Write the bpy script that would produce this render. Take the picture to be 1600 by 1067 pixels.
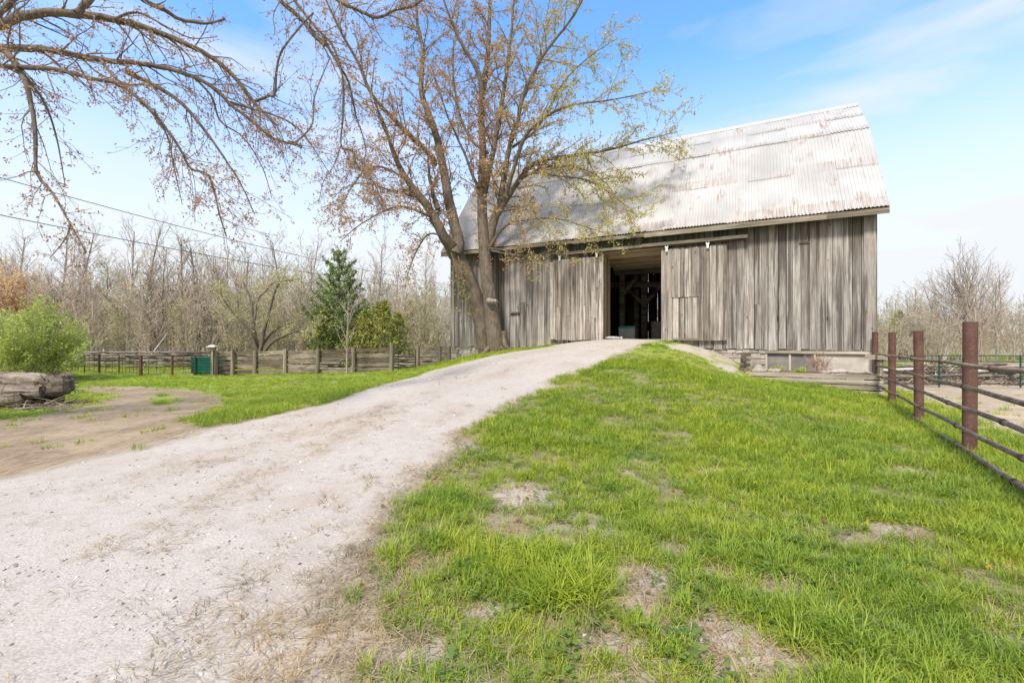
import bpy, math, random
import numpy as np
from mathutils import Vector
R = math.radians
sc = bpy.context.scene
for o in list(bpy.data.objects): bpy.data.objects.remove(o)

# ------------------------------------------------------------------ camera
CAMZ = 1.5
F = 711.0            # focal length in photo pixels (16 mm on a 36 mm sensor)
HOR = 530.0
cam = bpy.data.cameras.new('camera'); camo = bpy.data.objects.new('camera', cam)
sc.collection.objects.link(camo); sc.camera = camo
camo.location = (0, 0, CAMZ); camo.rotation_euler = (R(90), 0, 0)
cam.lens = 16.0; cam.sensor_width = 36.0; cam.shift_y = -3.5/1600
cam.clip_start = 0.05; cam.clip_end = 3000

# ------------------------------------------------------------------ world / sun / exposure
SUN_ELEV = 52.0
SUN_AZ = 205.0        # degrees clockwise from +Y: behind the camera, a little to the left
w = bpy.data.worlds.new('World'); sc.world = w; w.use_nodes = True
nt = w.node_tree; nt.nodes.clear()
def wn(t): return nt.nodes.new(t)
out = wn('ShaderNodeOutputWorld'); bg = wn('ShaderNodeBackground'); bg.inputs['Strength'].default_value = 0.15
sky = wn('ShaderNodeTexSky'); sky.sky_type = 'NISHITA'; sky.sun_disc = False
sky.sun_elevation = R(SUN_ELEV); sky.sun_rotation = R(SUN_AZ); sky.air_density = 1.0; sky.dust_density = 0.6; sky.ozone_density = 1.5
tc = wn('ShaderNodeTexCoord'); sep = wn('ShaderNodeSeparateXYZ'); nt.links.new(tc.outputs['Generated'], sep.inputs[0])
# thin white cloud: thick towards the horizon, wispy higher up
mp = wn('ShaderNodeMapping'); mp.inputs['Rotation'].default_value = (0, R(-24), 0); mp.inputs['Scale'].default_value = (1.0, 1.2, 4.2); nt.links.new(tc.outputs['Generated'], mp.inputs[0])
ns = wn('ShaderNodeTexNoise'); ns.inputs['Scale'].default_value = 1.7; ns.inputs['Detail'].default_value = 7; ns.inputs['Roughness'].default_value = .5; ns.inputs['Distortion'].default_value = .35
nt.links.new(mp.outputs[0], ns.inputs['Vector'])
hr = wn('ShaderNodeMapRange'); hr.interpolation_type = 'SMOOTHSTEP'
hr.inputs['From Min'].default_value = .14; hr.inputs['From Max'].default_value = .57; hr.inputs['To Min'].default_value = .98; hr.inputs['To Max'].default_value = 0.0
nt.links.new(sep.outputs['Z'], hr.inputs['Value'])
nr = wn('ShaderNodeMapRange'); nr.inputs['From Min'].default_value = .53; nr.inputs['From Max'].default_value = .74; nr.inputs['To Min'].default_value = -.04; nr.inputs['To Max'].default_value = .62
nt.links.new(ns.outputs['Fac'], nr.inputs['Value'])
ad = wn('ShaderNodeMath'); ad.operation = 'ADD'; ad.use_clamp = True
nt.links.new(hr.outputs[0], ad.inputs[0]); nt.links.new(nr.outputs[0], ad.inputs[1])
hs = wn('ShaderNodeHueSaturation'); hs.inputs['Saturation'].default_value = 1.22; hs.inputs['Value'].default_value = 1.22
nt.links.new(sky.outputs[0], hs.inputs['Color'])
mx = wn('ShaderNodeMix'); mx.data_type = 'RGBA'
# unseen extra cloud added behind the camera for soft, neutral light
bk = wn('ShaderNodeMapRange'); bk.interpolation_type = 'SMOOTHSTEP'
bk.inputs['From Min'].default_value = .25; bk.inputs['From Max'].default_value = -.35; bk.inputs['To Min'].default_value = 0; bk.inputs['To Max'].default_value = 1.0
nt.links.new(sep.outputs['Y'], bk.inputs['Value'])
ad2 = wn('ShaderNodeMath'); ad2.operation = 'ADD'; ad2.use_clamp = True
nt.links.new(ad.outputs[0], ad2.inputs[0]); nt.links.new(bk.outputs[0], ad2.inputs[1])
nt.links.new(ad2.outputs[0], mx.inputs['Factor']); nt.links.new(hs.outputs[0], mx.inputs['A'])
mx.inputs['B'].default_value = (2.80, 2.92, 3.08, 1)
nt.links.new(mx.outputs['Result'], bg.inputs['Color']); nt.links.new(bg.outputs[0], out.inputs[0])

sl = bpy.data.lights.new('sun', 'SUN'); sl.energy = 2.3; sl.angle = R(10); sl.color = (1, .93, .83)
slo = bpy.data.objects.new('sun', sl); sc.collection.objects.link(slo)
_az = R(SUN_AZ); _el = R(SUN_ELEV)
sundir = Vector((math.sin(_az)*math.cos(_el), math.cos(_az)*math.cos(_el), math.sin(_el)))
slo.rotation_euler = sundir.to_track_quat('Z', 'Y').to_euler()

sc.view_settings.view_transform = 'Standard'; sc.view_settings.look = 'None'
sc.view_settings.gamma = 1; sc.view_settings.use_curve_mapping = False
sc.view_settings.exposure = 1.12

# ------------------------------------------------------------------ helpers
COL = sc.collection
def setp(o, label=None, cat=None, group=None, kind=None):
    if label: o['label'] = label
    if cat: o['category'] = cat
    if group: o['group'] = group
    if kind: o['kind'] = kind
    return o
def empty(name, loc, rz=0, label=None, cat=None, group=None):
    o = bpy.data.objects.new(name, None); COL.objects.link(o)
    o.empty_display_size = .2
    o.location = loc; o.rotation_euler = (0, 0, rz); return setp(o, label, cat, group)
def world_pt(x, y, Y):
    return np.array([(x-800)/F*Y, Y, CAMZ-(y-HOR)/F*Y])

class MB:
    """collects quads / polygons and links them as ONE mesh object"""
    def __init__(s): s.v = []; s.f = []; s.t = []; s.m = []; s.n = 0
    def add(s, V, Fc, tint=None, mi=0):
        V = np.asarray(V, float).reshape(-1, 3)
        if not isinstance(Fc, np.ndarray): Fc = [list(f) for f in Fc]
        if isinstance(Fc, np.ndarray):
            s.f.append(Fc+s.n); k = len(Fc)
        else:
            by = {}
            for f in Fc: by.setdefault(len(f), []).append(f)
            k = 0
            order = []
            for L_, fs in by.items(): s.f.append(np.array(fs)+s.n); k += len(fs)
        s.v.append(V); s.n += len(V)
        if tint is None: tint = 0.5
        tt = np.full(k, tint, float) if np.isscalar(tint) else np.asarray(tint, float)
        s.t.append(tt); s.m.append(np.full(k, mi, int))
        return s
    def box(s, a, b, tint=None, mi=0, jit=0, rng=None):
        x0, y0, z0 = a; x1, y1, z1 = b
        V = np.array([(x0,y0,z0),(x1,y0,z0),(x1,y1,z0),(x0,y1,z0),(x0,y0,z1),(x1,y0,z1),(x1,y1,z1),(x0,y1,z1)], float)
        if jit: V += (rng or np.random).uniform(-jit, jit, V.shape)
        s.add(V, np.array([(0,3,2,1),(4,5,6,7),(0,1,5,4),(1,2,6,5),(2,3,7,6),(3,0,4,7)]), tint, mi); return s
    def beam(s, p, q, wd, ht, tint=None, mi=0, up=(0,0,1)):
        """a rectangular bar from p to q"""
        p = np.array(p, float); q = np.array(q, float); d = q-p; d /= np.linalg.norm(d)
        u = np.array(up, float); a = np.cross(d, u)
        if np.linalg.norm(a) < 1e-4: a = np.cross(d, (1, 0, 0))
        a /= np.linalg.norm(a); b = np.cross(a, d)
        V = []
        for c in (p, q):
            for i, j in ((-1,-1),(1,-1),(1,1),(-1,1)): V.append(c+a*i*wd/2+b*j*ht/2)
        s.add(V, np.array([(3,2,1,0),(4,5,6,7),(0,1,5,4),(1,2,6,5),(2,3,7,6),(3,0,4,7)]), tint, mi); return s
    def tube(s, pts, rad, sides=8, tint=None, mi=0, cap=True, wob=0, rng=None):
        pts = np.array(pts, float); n = len(pts)
        rad = np.full(n, rad, float) if np.isscalar(rad) else np.array(rad, float)
        T = np.gradient(pts, axis=0); T /= np.linalg.norm(T, axis=1)[:, None]+1e-9
        d = pts[-1]-pts[0]; d = d/(np.linalg.norm(d)+1e-9)
        ref = np.array([1., 0, 0]) if abs(d[0]) < .6 else np.array([0, 1., 0])
        n1 = ref-(T@ref)[:, None]*T; n1 /= np.linalg.norm(n1, axis=1)[:, None]
        n2 = np.cross(T, n1)
        a = np.arange(sides)*2*math.pi/sides
        rr = np.repeat(rad[:, None], sides, 1)
        if wob: rr = rr*(1+rng.uniform(-wob, wob, rr.shape))
        V = pts[:, None]+rr[..., None]*(np.cos(a)[None, :, None]*n1[:, None]+np.sin(a)[None, :, None]*n2[:, None])
        V = V.reshape(-1, 3)
        i = np.arange(n-1)[:, None]*sides; j = np.arange(sides)[None]; k = (j+1) % sides
        Fc = np.stack([i+j, i+k, i+sides+k, i+sides+j], -1).reshape(-1, 4)
        s.add(V, Fc, tint, mi)
        if cap:
            s.add(V[:sides], [list(range(sides))[::-1]], tint, mi)
            s.add(V[-sides:], [list(range(sides))], tint, mi)
        return s
    def build(s, name, mat, parent=None, smooth=False, loc=None):
        me = bpy.data.meshes.new(name)
        V = np.concatenate(s.v); 
        nf = sum(len(f) for f in s.f)
        sizes = np.concatenate([np.full(len(f), f.shape[1]) for f in s.f])
        idx = np.concatenate([f.ravel() for f in s.f])
        if loc is not None: V = V-np.array(loc, float)
        me.vertices.add(len(V)); me.vertices.foreach_set('co', V.astype(np.float32).ravel())
        me.loops.add(len(idx)); me.loops.foreach_set('vertex_index', idx.astype(np.int32))
        me.polygons.add(nf)
        st = np.concatenate([[0], np.cumsum(sizes)[:-1]])
        me.polygons.foreach_set('loop_start', st.astype(np.int32)); me.polygons.foreach_set('loop_total', sizes.astype(np.int32))
        me.polygons.foreach_set('material_index', np.concatenate(s.m).astype(np.int32))
        me.polygons.foreach_set('use_smooth', np.full(nf, bool(smooth)))
        at = me.attributes.new('tint', 'FLOAT', 'FACE'); at.data.foreach_set('value', np.concatenate(s.t).astype(np.float32))
        me.update(calc_edges=True); me.validate()
        for m in (mat if isinstance(mat, (list, tuple)) else [mat]): me.materials.append(m)
        o = bpy.data.objects.new(name, me); COL.objects.link(o)
        if loc is not None: o.location = loc
        if parent is not None: o.parent = parent
        return o

# ---- value noise in numpy
def vnoise(x, y, scale=1.0, seed=0, octv=3):
    x = np.asarray(x, float)/scale; y = np.asarray(y, float)/scale
    tot = 0; amp = 1; nrm = 0
    for o in range(octv):
        xi = np.floor(x).astype(np.int64); yi = np.floor(y).astype(np.int64); fx = x-xi; fy = y-yi
        fx = fx*fx*(3-2*fx); fy = fy*fy*(3-2*fy)
        def h(a, b):
            n = (a*374761393+b*668265263+(seed+o*17)*1442695040) & 0xffffffff
            n = ((n ^ (n >> 13))*1274126177) & 0xffffffff
            return ((n ^ (n >> 16)) & 0xffff)/65535.0
        v = (h(xi,yi)*(1-fx)+h(xi+1,yi)*fx)*(1-fy)+(h(xi,yi+1)*(1-fx)+h(xi+1,yi+1)*fx)*fy
        tot = tot+v*amp; nrm += amp; amp *= .5; x = x*2.03; y = y*2.03
    return tot/nrm

# ------------------------------------------------------------------ materials
class NT:
    def __init__(s, name):
        s.m = bpy.data.materials.new(name); s.m.use_nodes = True; s.t = s.m.node_tree
        s.b = s.t.nodes['Principled BSDF']; s.b.inputs['Specular IOR Level'].default_value = .25
        s.b.inputs['Roughness'].default_value = .85
        s.tc = s.n('ShaderNodeTexCoord')
    def n(s, ty, **kw):
        nd = s.t.nodes.new(ty)
        for k, v in kw.items(): setattr(nd, k, v)
        return nd
    def l(s, a, b): s.t.links.new(a, b)
    def noise(s, scale, detail=5, rough=.55, vec=None, sx=(1,1,1), coord='Object', dist=0):
        mp = s.n('ShaderNodeMapping'); mp.inputs['Scale'].default_value = sx
        s.l(vec if vec is not None else s.tc.outputs[coord], mp.inputs[0])
        nz = s.n('ShaderNodeTexNoise'); nz.inputs['Scale'].default_value = scale; nz.inputs['Detail'].default_value = detail
        nz.inputs['Roughness'].default_value = rough; nz.inputs['Distortion'].default_value = dist
        s.l(mp.outputs[0], nz.inputs['Vector']); return nz.outputs['Fac']
    def ramp(s, fac, stops, interp='LINEAR'):
        r = s.n('ShaderNodeValToRGB'); r.color_ramp.interpolation = interp; e = r.color_ramp.elements
        while len(e) > 1: e.remove(e[0])
        e[0].position = stops[0][0]; c = stops[0][1]; e[0].color = (*c, 1) if len(c) == 3 else c
        for p, c in stops[1:]:
            x = e.new(p); x.color = (*c, 1)
        s.l(fac, r.inputs[0]); return r.outputs[0]
    def rng(s, v, a, b, c=0, d=1, clamp=True, smooth=False):
        m = s.n('ShaderNodeMapRange'); m.clamp = clamp
        if smooth: m.interpolation_type = 'SMOOTHSTEP'
        for k, x in zip(('From Min','From Max','To Min','To Max'), (a,b,c,d)): m.inputs[k].default_value = x
        s.l(v, m.inputs['Value']); return m.outputs[0]
    def mix(s, f, a, b, mode='MIX'):
        m = s.n('ShaderNodeMix', data_type='RGBA', blend_type=mode)
        for sock, v in ((m.inputs['Factor'], f), (m.inputs['A'], a), (m.inputs['B'], b)):
            if isinstance(v, (int, float)): sock.default_value = v
            elif isinstance(v, tuple): sock.default_value = (*v, 1)
            else: s.l(v, sock)
        return m.outputs['Result']
    def math(s, op, a, b=0.5, clamp=False):
        m = s.n('ShaderNodeMath', operation=op); m.use_clamp = clamp
        for sock, v in ((m.inputs[0], a), (m.inputs[1], b)):
            if isinstance(v, (int, float)): sock.default_value = v
            else: s.l(v, sock)
        return m.outputs[0]
    def attr(s, name):
        a = s.n('ShaderNodeAttribute'); a.attribute_name = name; return a.outputs['Fac']
    def col(s, c): s.l(c, s.b.inputs['Base Color']) if not isinstance(c, tuple) else setattr(s.b.inputs['Base Color'], 'default_value', (*c, 1))
    def bump(s, h, strength=.4, dist=.02):
        b = s.n('ShaderNodeBump'); b.inputs['Strength'].default_value = strength; b.inputs['Distance'].default_value = dist
        s.l(h, b.inputs['Height']); s.l(b.outputs[0], s.b.inputs['Normal'])
    def rough(s, v):
        if isinstance(v, float): s.b.inputs['Roughness'].default_value = v
        else: s.l(v, s.b.inputs['Roughness'])

def wood_mat(name, light, dark, brown, grain_axis='Z', streak=1.0, top=None):
    """weathered boards: per-board tint, grain, dark streaks; top=(z0,z1): rain-washed stain zone under the eave"""
    m = NT(name); t = m.attr('tint')
    off = m.n('ShaderNodeCombineXYZ'); k = m.math('MULTIPLY', t, 37.0); m.l(k, off.inputs[0]); m.l(k, off.inputs[1]); m.l(k, off.inputs[2])
    va = m.n('ShaderNodeVectorMath', operation='ADD'); m.l(m.tc.outputs['Object'], va.inputs[0]); m.l(off.outputs[0], va.inputs[1])
    v = va.outputs[0]
    sg = {'Z': (1,1,.045), 'X': (.045,1,1), 'Y': (1,.045,1)}[grain_axis]
    s2 = {'Z': (1,1,.05), 'X': (.05,1,1), 'Y': (1,.05,1)}[grain_axis]
    g = m.noise(38, 6, .65, v, sg); st = m.noise(5.5, 5, .6, v, s2, dist=.4); big = m.noise(1.1, 3, .5)
    kn = m.noise(9, 2, .5, v, tuple(max(q, .5) for q in s2))
    c = m.mix(m.rng(g, .3, .72), dark, light)
    c = m.mix(m.math('MULTIPLY', m.rng(st, .47, .60), .9*streak), c, tuple(x*.5 for x in dark))
    st2 = m.noise(13, 5, .65, v, s2, dist=.3); c = m.mix(m.math('MULTIPLY', m.rng(st2, .52, .66), .55*streak), c, tuple(min(1, x*1.35) for x in light))
    c = m.mix(m.math('MULTIPLY', m.rng(big, .42, .7), .5), c, brown)
    c = m.mix(1.0, c, m.ramp(t, [(0, (.50,.475,.455)), (.3, (.80,.775,.755)), (.6, (1,1,.99)), (1, (1.34,1.33,1.32))]), 'MULTIPLY')
    c = m.mix(m.math('MULTIPLY', m.rng(kn, .70, .74), .7), c, (.05,.04,.035))
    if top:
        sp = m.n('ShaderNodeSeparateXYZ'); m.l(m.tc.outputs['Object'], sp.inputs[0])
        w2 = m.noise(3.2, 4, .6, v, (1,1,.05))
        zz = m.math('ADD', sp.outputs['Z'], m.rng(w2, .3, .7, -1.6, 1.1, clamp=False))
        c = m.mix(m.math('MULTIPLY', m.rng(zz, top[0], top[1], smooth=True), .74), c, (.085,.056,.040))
    m.col(c); m.bump(m.math('ADD', g, m.math('MULTIPLY', st, .5)), .5, .008)
    m.rough(.9); return m.m

M = {}
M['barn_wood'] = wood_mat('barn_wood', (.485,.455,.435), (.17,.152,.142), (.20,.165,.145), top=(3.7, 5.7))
M['door_wood'] = wood_mat('door_wood', (.53,.485,.45), (.20,.175,.155), (.26,.215,.18))
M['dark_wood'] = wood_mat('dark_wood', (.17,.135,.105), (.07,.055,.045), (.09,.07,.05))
M['beam_wood'] = wood_mat('beam_wood', (.30,.24,.185), (.13,.10,.08), (.16,.12,.09), 'X')
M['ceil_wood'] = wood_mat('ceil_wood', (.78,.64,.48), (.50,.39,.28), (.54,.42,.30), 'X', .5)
M['rail_wood'] = wood_mat('rail_wood', (.36,.31,.25), (.14,.12,.095), (.18,.145,.105), 'X')
M['post_wood'] = wood_mat('post_wood', (.38,.33,.26), (.15,.125,.10), (.2,.16,.12), 'Z')
M['timber'] = wood_mat('timber', (.50,.45,.385), (.24,.205,.17), (.29,.235,.18), 'X', .8)
M['lumber'] = wood_mat('lumber', (.58,.53,.46), (.34,.30,.26), (.4,.35,.28), 'Z', .5)

def simple(name, c, rough=.8, vary=.25, scale=6, bump=.2, metallic=0, tintmix=True):
    m = NT(name); nz = m.noise(scale, 5, .6)
    a = tuple(x*(1-vary) for x in c); b = tuple(min(1, x*(1+vary)) for x in c)
    cc = m.mix(m.rng(nz, .3, .7), a, b)
    if tintmix: cc = m.mix(.6, cc, m.ramp(m.attr('tint'), [(0, (.6,.6,.6)), (1, (1.35,1.35,1.35))]), 'MULTIPLY')
    m.col(cc); m.rough(rough); m.b.inputs['Metallic'].default_value = metallic
    if bump: m.bump(m.noise(scale*5, 4, .6), bump, .01)
    return m.m
# ------------------------------------------------------------------ terrain height field (thin-plate spline through surveyed points)
CP = np.array([
 (0,0,0),(3,1,0),(-3,1,0),(-8,2,-.08),(5,3.5,0),(9,3,-.03),(6.05,6,-.01),(7.7,8.6,-.05),(9.4,11.2,-.05),(10.1,12.4,-.02),(12,14,-.15),
 (-.7,5.7,.16),(-3.2,6,.12),(-1,8,.38),(.93,10,.52),(-1,10,.54),(-2.8,10,.45),(.6,12,.82),(2.3,12.2,.80),(2.2,14.2,1.10),(3.6,14.2,1.10),(3.0,16.2,1.36),(4.6,15.9,1.38),(4.4,17.3,1.50),(2.6,18.1,1.38),(5.55,16.7,1.42),
 (.2,13.6,.86),(-.8,12.0,.62),(1.2,16.4,1.15),(.2,18.6,1.06),(-.67,19.2,1.0),(-1.6,17.6,.72),(-2.9,19,.45),(-2.4,15.2,.42),(-3,21.3,.42),(-3.6,23,.12),
 (6.9,16.05,1.12),(6.2,15.2,1.05),(7.4,15.4,.78),(7.15,13.8,.42),(6.3,12.2,.38),(8.5,12.9,.2),(4.6,11.5,.68),(5,9.5,.36),(3,9.5,.50),(3.5,7,.22),(2.2,6.5,.20),(1,5,.08),
 (8.2,16.6,.7),(10.5,14.6,.2),(8.1,14.5,.28),(9.5,14.0,.15),(8.5,15.2,.3),
 (-4.6,12.5,.08),(-4.2,9.6,.22),(-6.2,11,-.02),(-6,7.5,.0),(-10,7,-.1),(-13,11,-.2),(-13,16,-.22),(-8,16,-.15),(-5,17,-.05),(-6,22,-.12),(-10,25,-.35),(-16,25,-.43),(-20,18,-.35),
 (2,22,.8),(8,24,.3),(14,22,-.3),(12,9,-.12),(15,13,-.3),(18,18,-.48),(14,18,-.45),(22,12,-.4),(10,4,-.05),(14,5,-.15),(-14,3,-.15),(0,-5,0),(10,-5,0),(-10,-5,-.1),
], float)
def _U(r2): return np.where(r2 > 1e-12, .5*r2*np.log(np.maximum(r2, 1e-12)), 0)
def _fit(P, z, lam=.15):
    n = len(P); d2 = ((P[:, None]-P[None])**2).sum(-1)
    A = np.zeros((n+3, n+3)); A[:n, :n] = _U(d2)+lam*np.eye(n); A[:n, n] = 1; A[:n, n+1:] = P; A[n, :n] = 1; A[n+1:, :n] = P.T
    return np.linalg.solve(A, np.concatenate([z, [0, 0, 0]]))
_W = _fit(CP[:, :2], CP[:, 2])
def H(x, y):
    x = np.atleast_1d(np.asarray(x, float)); y = np.atleast_1d(np.asarray(y, float)); sh = x.shape
    Q = np.stack([x.ravel(), y.ravel()], -1); z = np.empty(len(Q))
    for i in range(0, len(Q), 20000):
        q = Q[i:i+20000]; d2 = ((q[:, None]-CP[None, :, :2])**2).sum(-1)
        z[i:i+20000] = _U(d2)@_W[:-3]+_W[-3]+q@_W[-2:]
    z = z.reshape(sh)
    r = np.hypot(x-0, (y-10)); b = np.clip((r-15)/9, 0, 1); b = b*b*(3-2*b)
    far = -.45+.25*(vnoise(x, y, 22, 5, 2)-.5)
    z = z*(1-b)+far*b
    z = z+.035*(vnoise(x, y, .9, 3, 3)-.5)+.05*(vnoise(x, y, 2.6, 9, 2)-.5)
    return z
def h1(x, y): return float(H(x, y)[0])
def hit(px, py):
    """where the sight line through a photo point meets the terrain"""
    Y = np.concatenate([np.arange(.8, 30, .02), np.arange(30, 200, .25)])
    X = (px-800)/F*Y; Z = CAMZ-(py-HOR)/F*Y
    s = Z-H(X, Y); k = np.nonzero(s < 0)[0]
    i = k[0] if len(k) else len(Y)-1
    return np.array([X[i], Y[i]])
def poly(pts): return np.array([hit(*p) for p in pts])
def sdist(P, x, y):
    """signed distance to polygon, + inside"""
    x = x.ravel(); y = y.ravel(); n = len(P); ins = np.zeros(len(x), bool); dm = np.full(len(x), 1e9)
    for i in range(n):
        a = P[i]; b = P[(i+1) % n]; ab = b-a; L2 = (ab**2).sum()+1e-9
        t = np.clip(((x-a[0])*ab[0]+(y-a[1])*ab[1])/L2, 0, 1)
        dm = np.minimum(dm, np.hypot(x-a[0]-t*ab[0], y-a[1]-t*ab[1]))
        c = ((a[1] > y) != (b[1] > y)) & (x < (b[0]-a[0])*(y-a[1])/(b[1]-a[1]+1e-12)+a[0]); ins ^= c
    return np.where(ins, dm, -dm)

# driveway outline (world metres, found on the terrain once)
drv_r = [hit(*p) for p in [(1030,534),(985,546),(925,571),(865,599),(822,622),(780,648),(745,676),(715,702),(672,742),(640,782),(618,830),(604,890),(594,960),(588,1060)]]
drv_l = [hit(*p) for p in [(852,543),(800,550),(740,563),(670,580),(600,601),(550,617),(500,632),(420,650),(330,668),(250,690),(120,718),(0,748)]]
B_C = np.array([11.19, 14.0]); B_U = np.array([-.889, .457]); B_V = np.array([.457, .889])
def bw(s, d): return B_C+s*B_U+d*B_V           # s metres left along the front wall, d metres into the barn
DRIVE = np.array([bw(6.2, .3)] + drv_r + [(-.6, .2), (-.4, -6), (-14, -6), (-16, 2.5)] + drv_l[::-1] + [bw(10.4, -.5), bw(9.8, .3)])
TRACK = poly([(0,810),(120,770),(260,720),(352,676),(300,652),(345,634),(352,622),(310,611),(220,604),(130,603),(118,609),(165,617),(165,628),(90,645),(0,660)])
TRACK = np.array(list(TRACK)+[(-20, 9.0), (-19, 4)])
TRACK_IN = poly([(235,622),(262,616),(280,620),(262,632),(240,634)])
PADD = np.array(list(poly([(1385,606),(1415,618),(1480,645),(1540,672),(1600,700)]))+[(16, 4), (40, 2), (48, 27), (15, 27), (11.2, 17)])
SIDE = poly([(1020,534),(1045,545),(1100,560),(1140,585),(1152,584),(1152,560),(1110,545),(1060,538)])
PATCH = [(815,772,46,16),(905,688,28,7),(1225,925,60,24),(1340,848,50,16),(1395,828,45,12),(1190,1040,85,30),(1118,735,32,9),(1000,905,50,25),(1425,738,70,10),(985,935,50,22),(1500,750,25,12),
         (1120,900,30,12),(870,680,16,5),(760,960,40,20),(650,1020,60,40),(640,900,25,30),(975,740,20,7),(1040,640,10,4),(1140,1000,60,30),(960,1010,60,22),(700,880,20,15),(1290,870,22,8),(880,850,22,10),(1560,1000,30,15),(1050,860,25,10)]
PW = []
for (a, b, rx, ry) in PATCH:
    c = hit(a, b); e = hit(a+rx, b); f2 = hit(a, b-ry); PW.append((c[0], c[1], max(.06, abs(e[0]-c[0])), max(.06, abs(f2[1]-c[1]))))

def masks(x, y):
    x = np.asarray(x, float); y = np.asarray(y, float); sh = x.shape; x = x.ravel(); y = y.ravel()
    n1 = vnoise(x, y, .8, 21, 4)-.5; n2 = vnoise(x, y, .28, 31, 3)-.5
    sd = sdist(DRIVE, x, y)+n1*.42+n2*.22
    dist = np.hypot(x, y)
    wd = np.interp(dist, [2, 12], [.28, .10])
    gravel = np.clip((sd)/(wd*2.2)+.35, 0, 1)
    near = np.clip(1-(dist-1.0)/8.0, 0, 1)
    # straw litter strip along the right-hand edge of the drive
    mid_ = .46*np.exp(-((sd-1.75)/.35)**2)*np.clip((vnoise(x, y, 1.3, 15, 3)-.36)*3, 0, 1)+.26*np.exp(-((sd-.75)/.2)**2)*np.clip((vnoise(x, y, .9, 16, 3)-.42)*4, 0, 1)
    straw = mid_+.85*np.exp(-((sd-.04-.10*near)/(.12+.30*near))**2)*np.where(x > -3.5, 1, .55)
    tr = sdist(TRACK, x, y)+n1*.9+n2*.3
    ti = sdist(TRACK_IN, x, y)+n1*.5
    track = np.clip(tr/.5+.5, 0, 1)*(1-np.clip(ti/.3+.5, 0, 1))*(1-gravel)
    pd = sdist(PADD, x, y)+n1*1.4+n2*.4
    padd = np.clip(pd/.7+.4, 0, 1)
    sd2 = sdist(SIDE, x, y)+n1*.35
    side = np.clip((sd2+n2*.5)/.14+.5, 0, 1)*np.clip(1.25-.9*(vnoise(x, y, .35, 44, 3) > .60), 0, 1)
    patch = np.zeros(len(x))
    for (a, b, rx, ry) in PW:
        q = np.hypot((x-a)/rx, (y-b)/ry)+n1*1.1+n2*.9
        patch = np.maximum(patch, np.clip(1.35-q, 0, 1))
    thin = np.clip((vnoise(x, y, .7, 77, 4)-.60)*6, 0, 1)*np.clip(1.15-dist/6.5, 0, 1)
    patch = np.maximum(patch, thin*.8)
    gravel = np.maximum(gravel, side*.9)
    patch = patch*(1-gravel)
    return [a.reshape(sh) for a in (gravel, track, padd, straw, patch)]

# ground material: grass soil, gravel, dirt, straw mixed by painted attributes, all textured
m = NT('terrain'); g = m.attr('gravel'); tr = m.attr('track'); pa = m.attr('padd'); stw = m.attr('straw'); pt = m.attr('patch')
P = m.tc.outputs['Object']
fine = m.noise(70, 4, .7, P); mid = m.noise(9, 5, .6, P); big = m.noise(.9, 4, .55, P); huge = m.noise(.13, 4, .6, P)
vo = m.n('ShaderNodeTexVoronoi'); vo.inputs['Scale'].default_value = 55; m.l(P, vo.inputs['Vector'])
vo2 = m.n('ShaderNodeTexVoronoi'); vo2.inputs['Scale'].default_value = 17; m.l(P, vo2.inputs['Vector'])
fib = m.noise(26, 5, .7, P, (1, .12, 1), dist=1.2); fib2 = m.noise(24, 5, .7, P, (.15, 1, 1), dist=1.5)
c_gr = m.mix(m.rng(vo.outputs['Distance'], .05, .5), (.37,.33,.29), (.52,.475,.43))
c_gr = m.mix(m.rng(fine, .3, .7), m.mix(.5, c_gr, (.35,.305,.275)), c_gr)
c_gr = m.mix(m.math('MULTIPLY', m.rng(mid, .48, .72), .55), c_gr, (.36,.305,.26))
c_gr = m.mix(m.math('MULTIPLY', m.rng(big, .5, .72), .5), c_gr, (.37,.30,.245))
c_gr = m.mix(m.math('MULTIPLY', m.rng(vo2.outputs['Distance'], .10, .04), .65), c_gr, (.15,.13,.12))
c_so = m.mix(m.rng(fine, .3, .7), (.16,.125,.08), (.34,.27,.18))
c_so = m.mix(m.math('MULTIPLY', m.rng(mid, .4, .65), .6), c_so, (.12,.17,.035))
c_far = m.mix(m.rng(mid, .3, .7), (.19,.26,.035), (.29,.35,.055))
c_far = m.mix(m.rng(huge, .42, .65), c_far, (.24,.22,.09))
cd = m.n('ShaderNodeVectorMath', operation='LENGTH'); m.l(P, cd.inputs[0])
c_far = m.mix(m.rng(cd.outputs['Value'], 31, 39), c_far, m.mix(m.rng(big, .35, .65), (.30,.25,.17), (.27,.29,.12)))
c = m.mix(m.rng(cd.outputs['Value'], 9, 17), c_so, c_far)
c_st = m.mix(m.rng(fib, .38, .66), (.20,.145,.10), (.52,.43,.32))
c_st = m.mix(m.math('MULTIPLY', m.rng(fib2, .52, .68), .7), c_st, (.58,.49,.38))
c_st = m.mix(m.math('MULTIPLY', m.rng(mid, .5, .75), .5), c_st, (.17,.12,.085))
c = m.mix(pt, c, m.mix(m.rng(mid, .42, .6), c_st, m.mix(.3, c_gr, (.40,.36,.31))))
c_tr = m.mix(m.rng(fib, .35, .7), (.17,.118,.082), (.42,.32,.225))
c_tr = m.mix(m.rng(big, .42, .66), c_tr, m.mix(.5, c_tr, (.50,.40,.27)))
c_tr = m.mix(m.math('MULTIPLY', m.rng(mid, .5, .7), .6), c_tr, (.16,.12,.09))
c = m.mix(tr, c, c_tr)
c_pd = m.mix(m.rng(mid, .3, .7), (.30,.23,.17), (.50,.41,.31)); c_pd = m.mix(m.rng(big, .5, .7), c_pd, (.52,.43,.29))
c = m.mix(pa, c, c_pd)
c = m.mix(g, c, c_gr)
c = m.mix(m.math('MULTIPLY', stw, .72, True), c, c_st)
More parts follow.
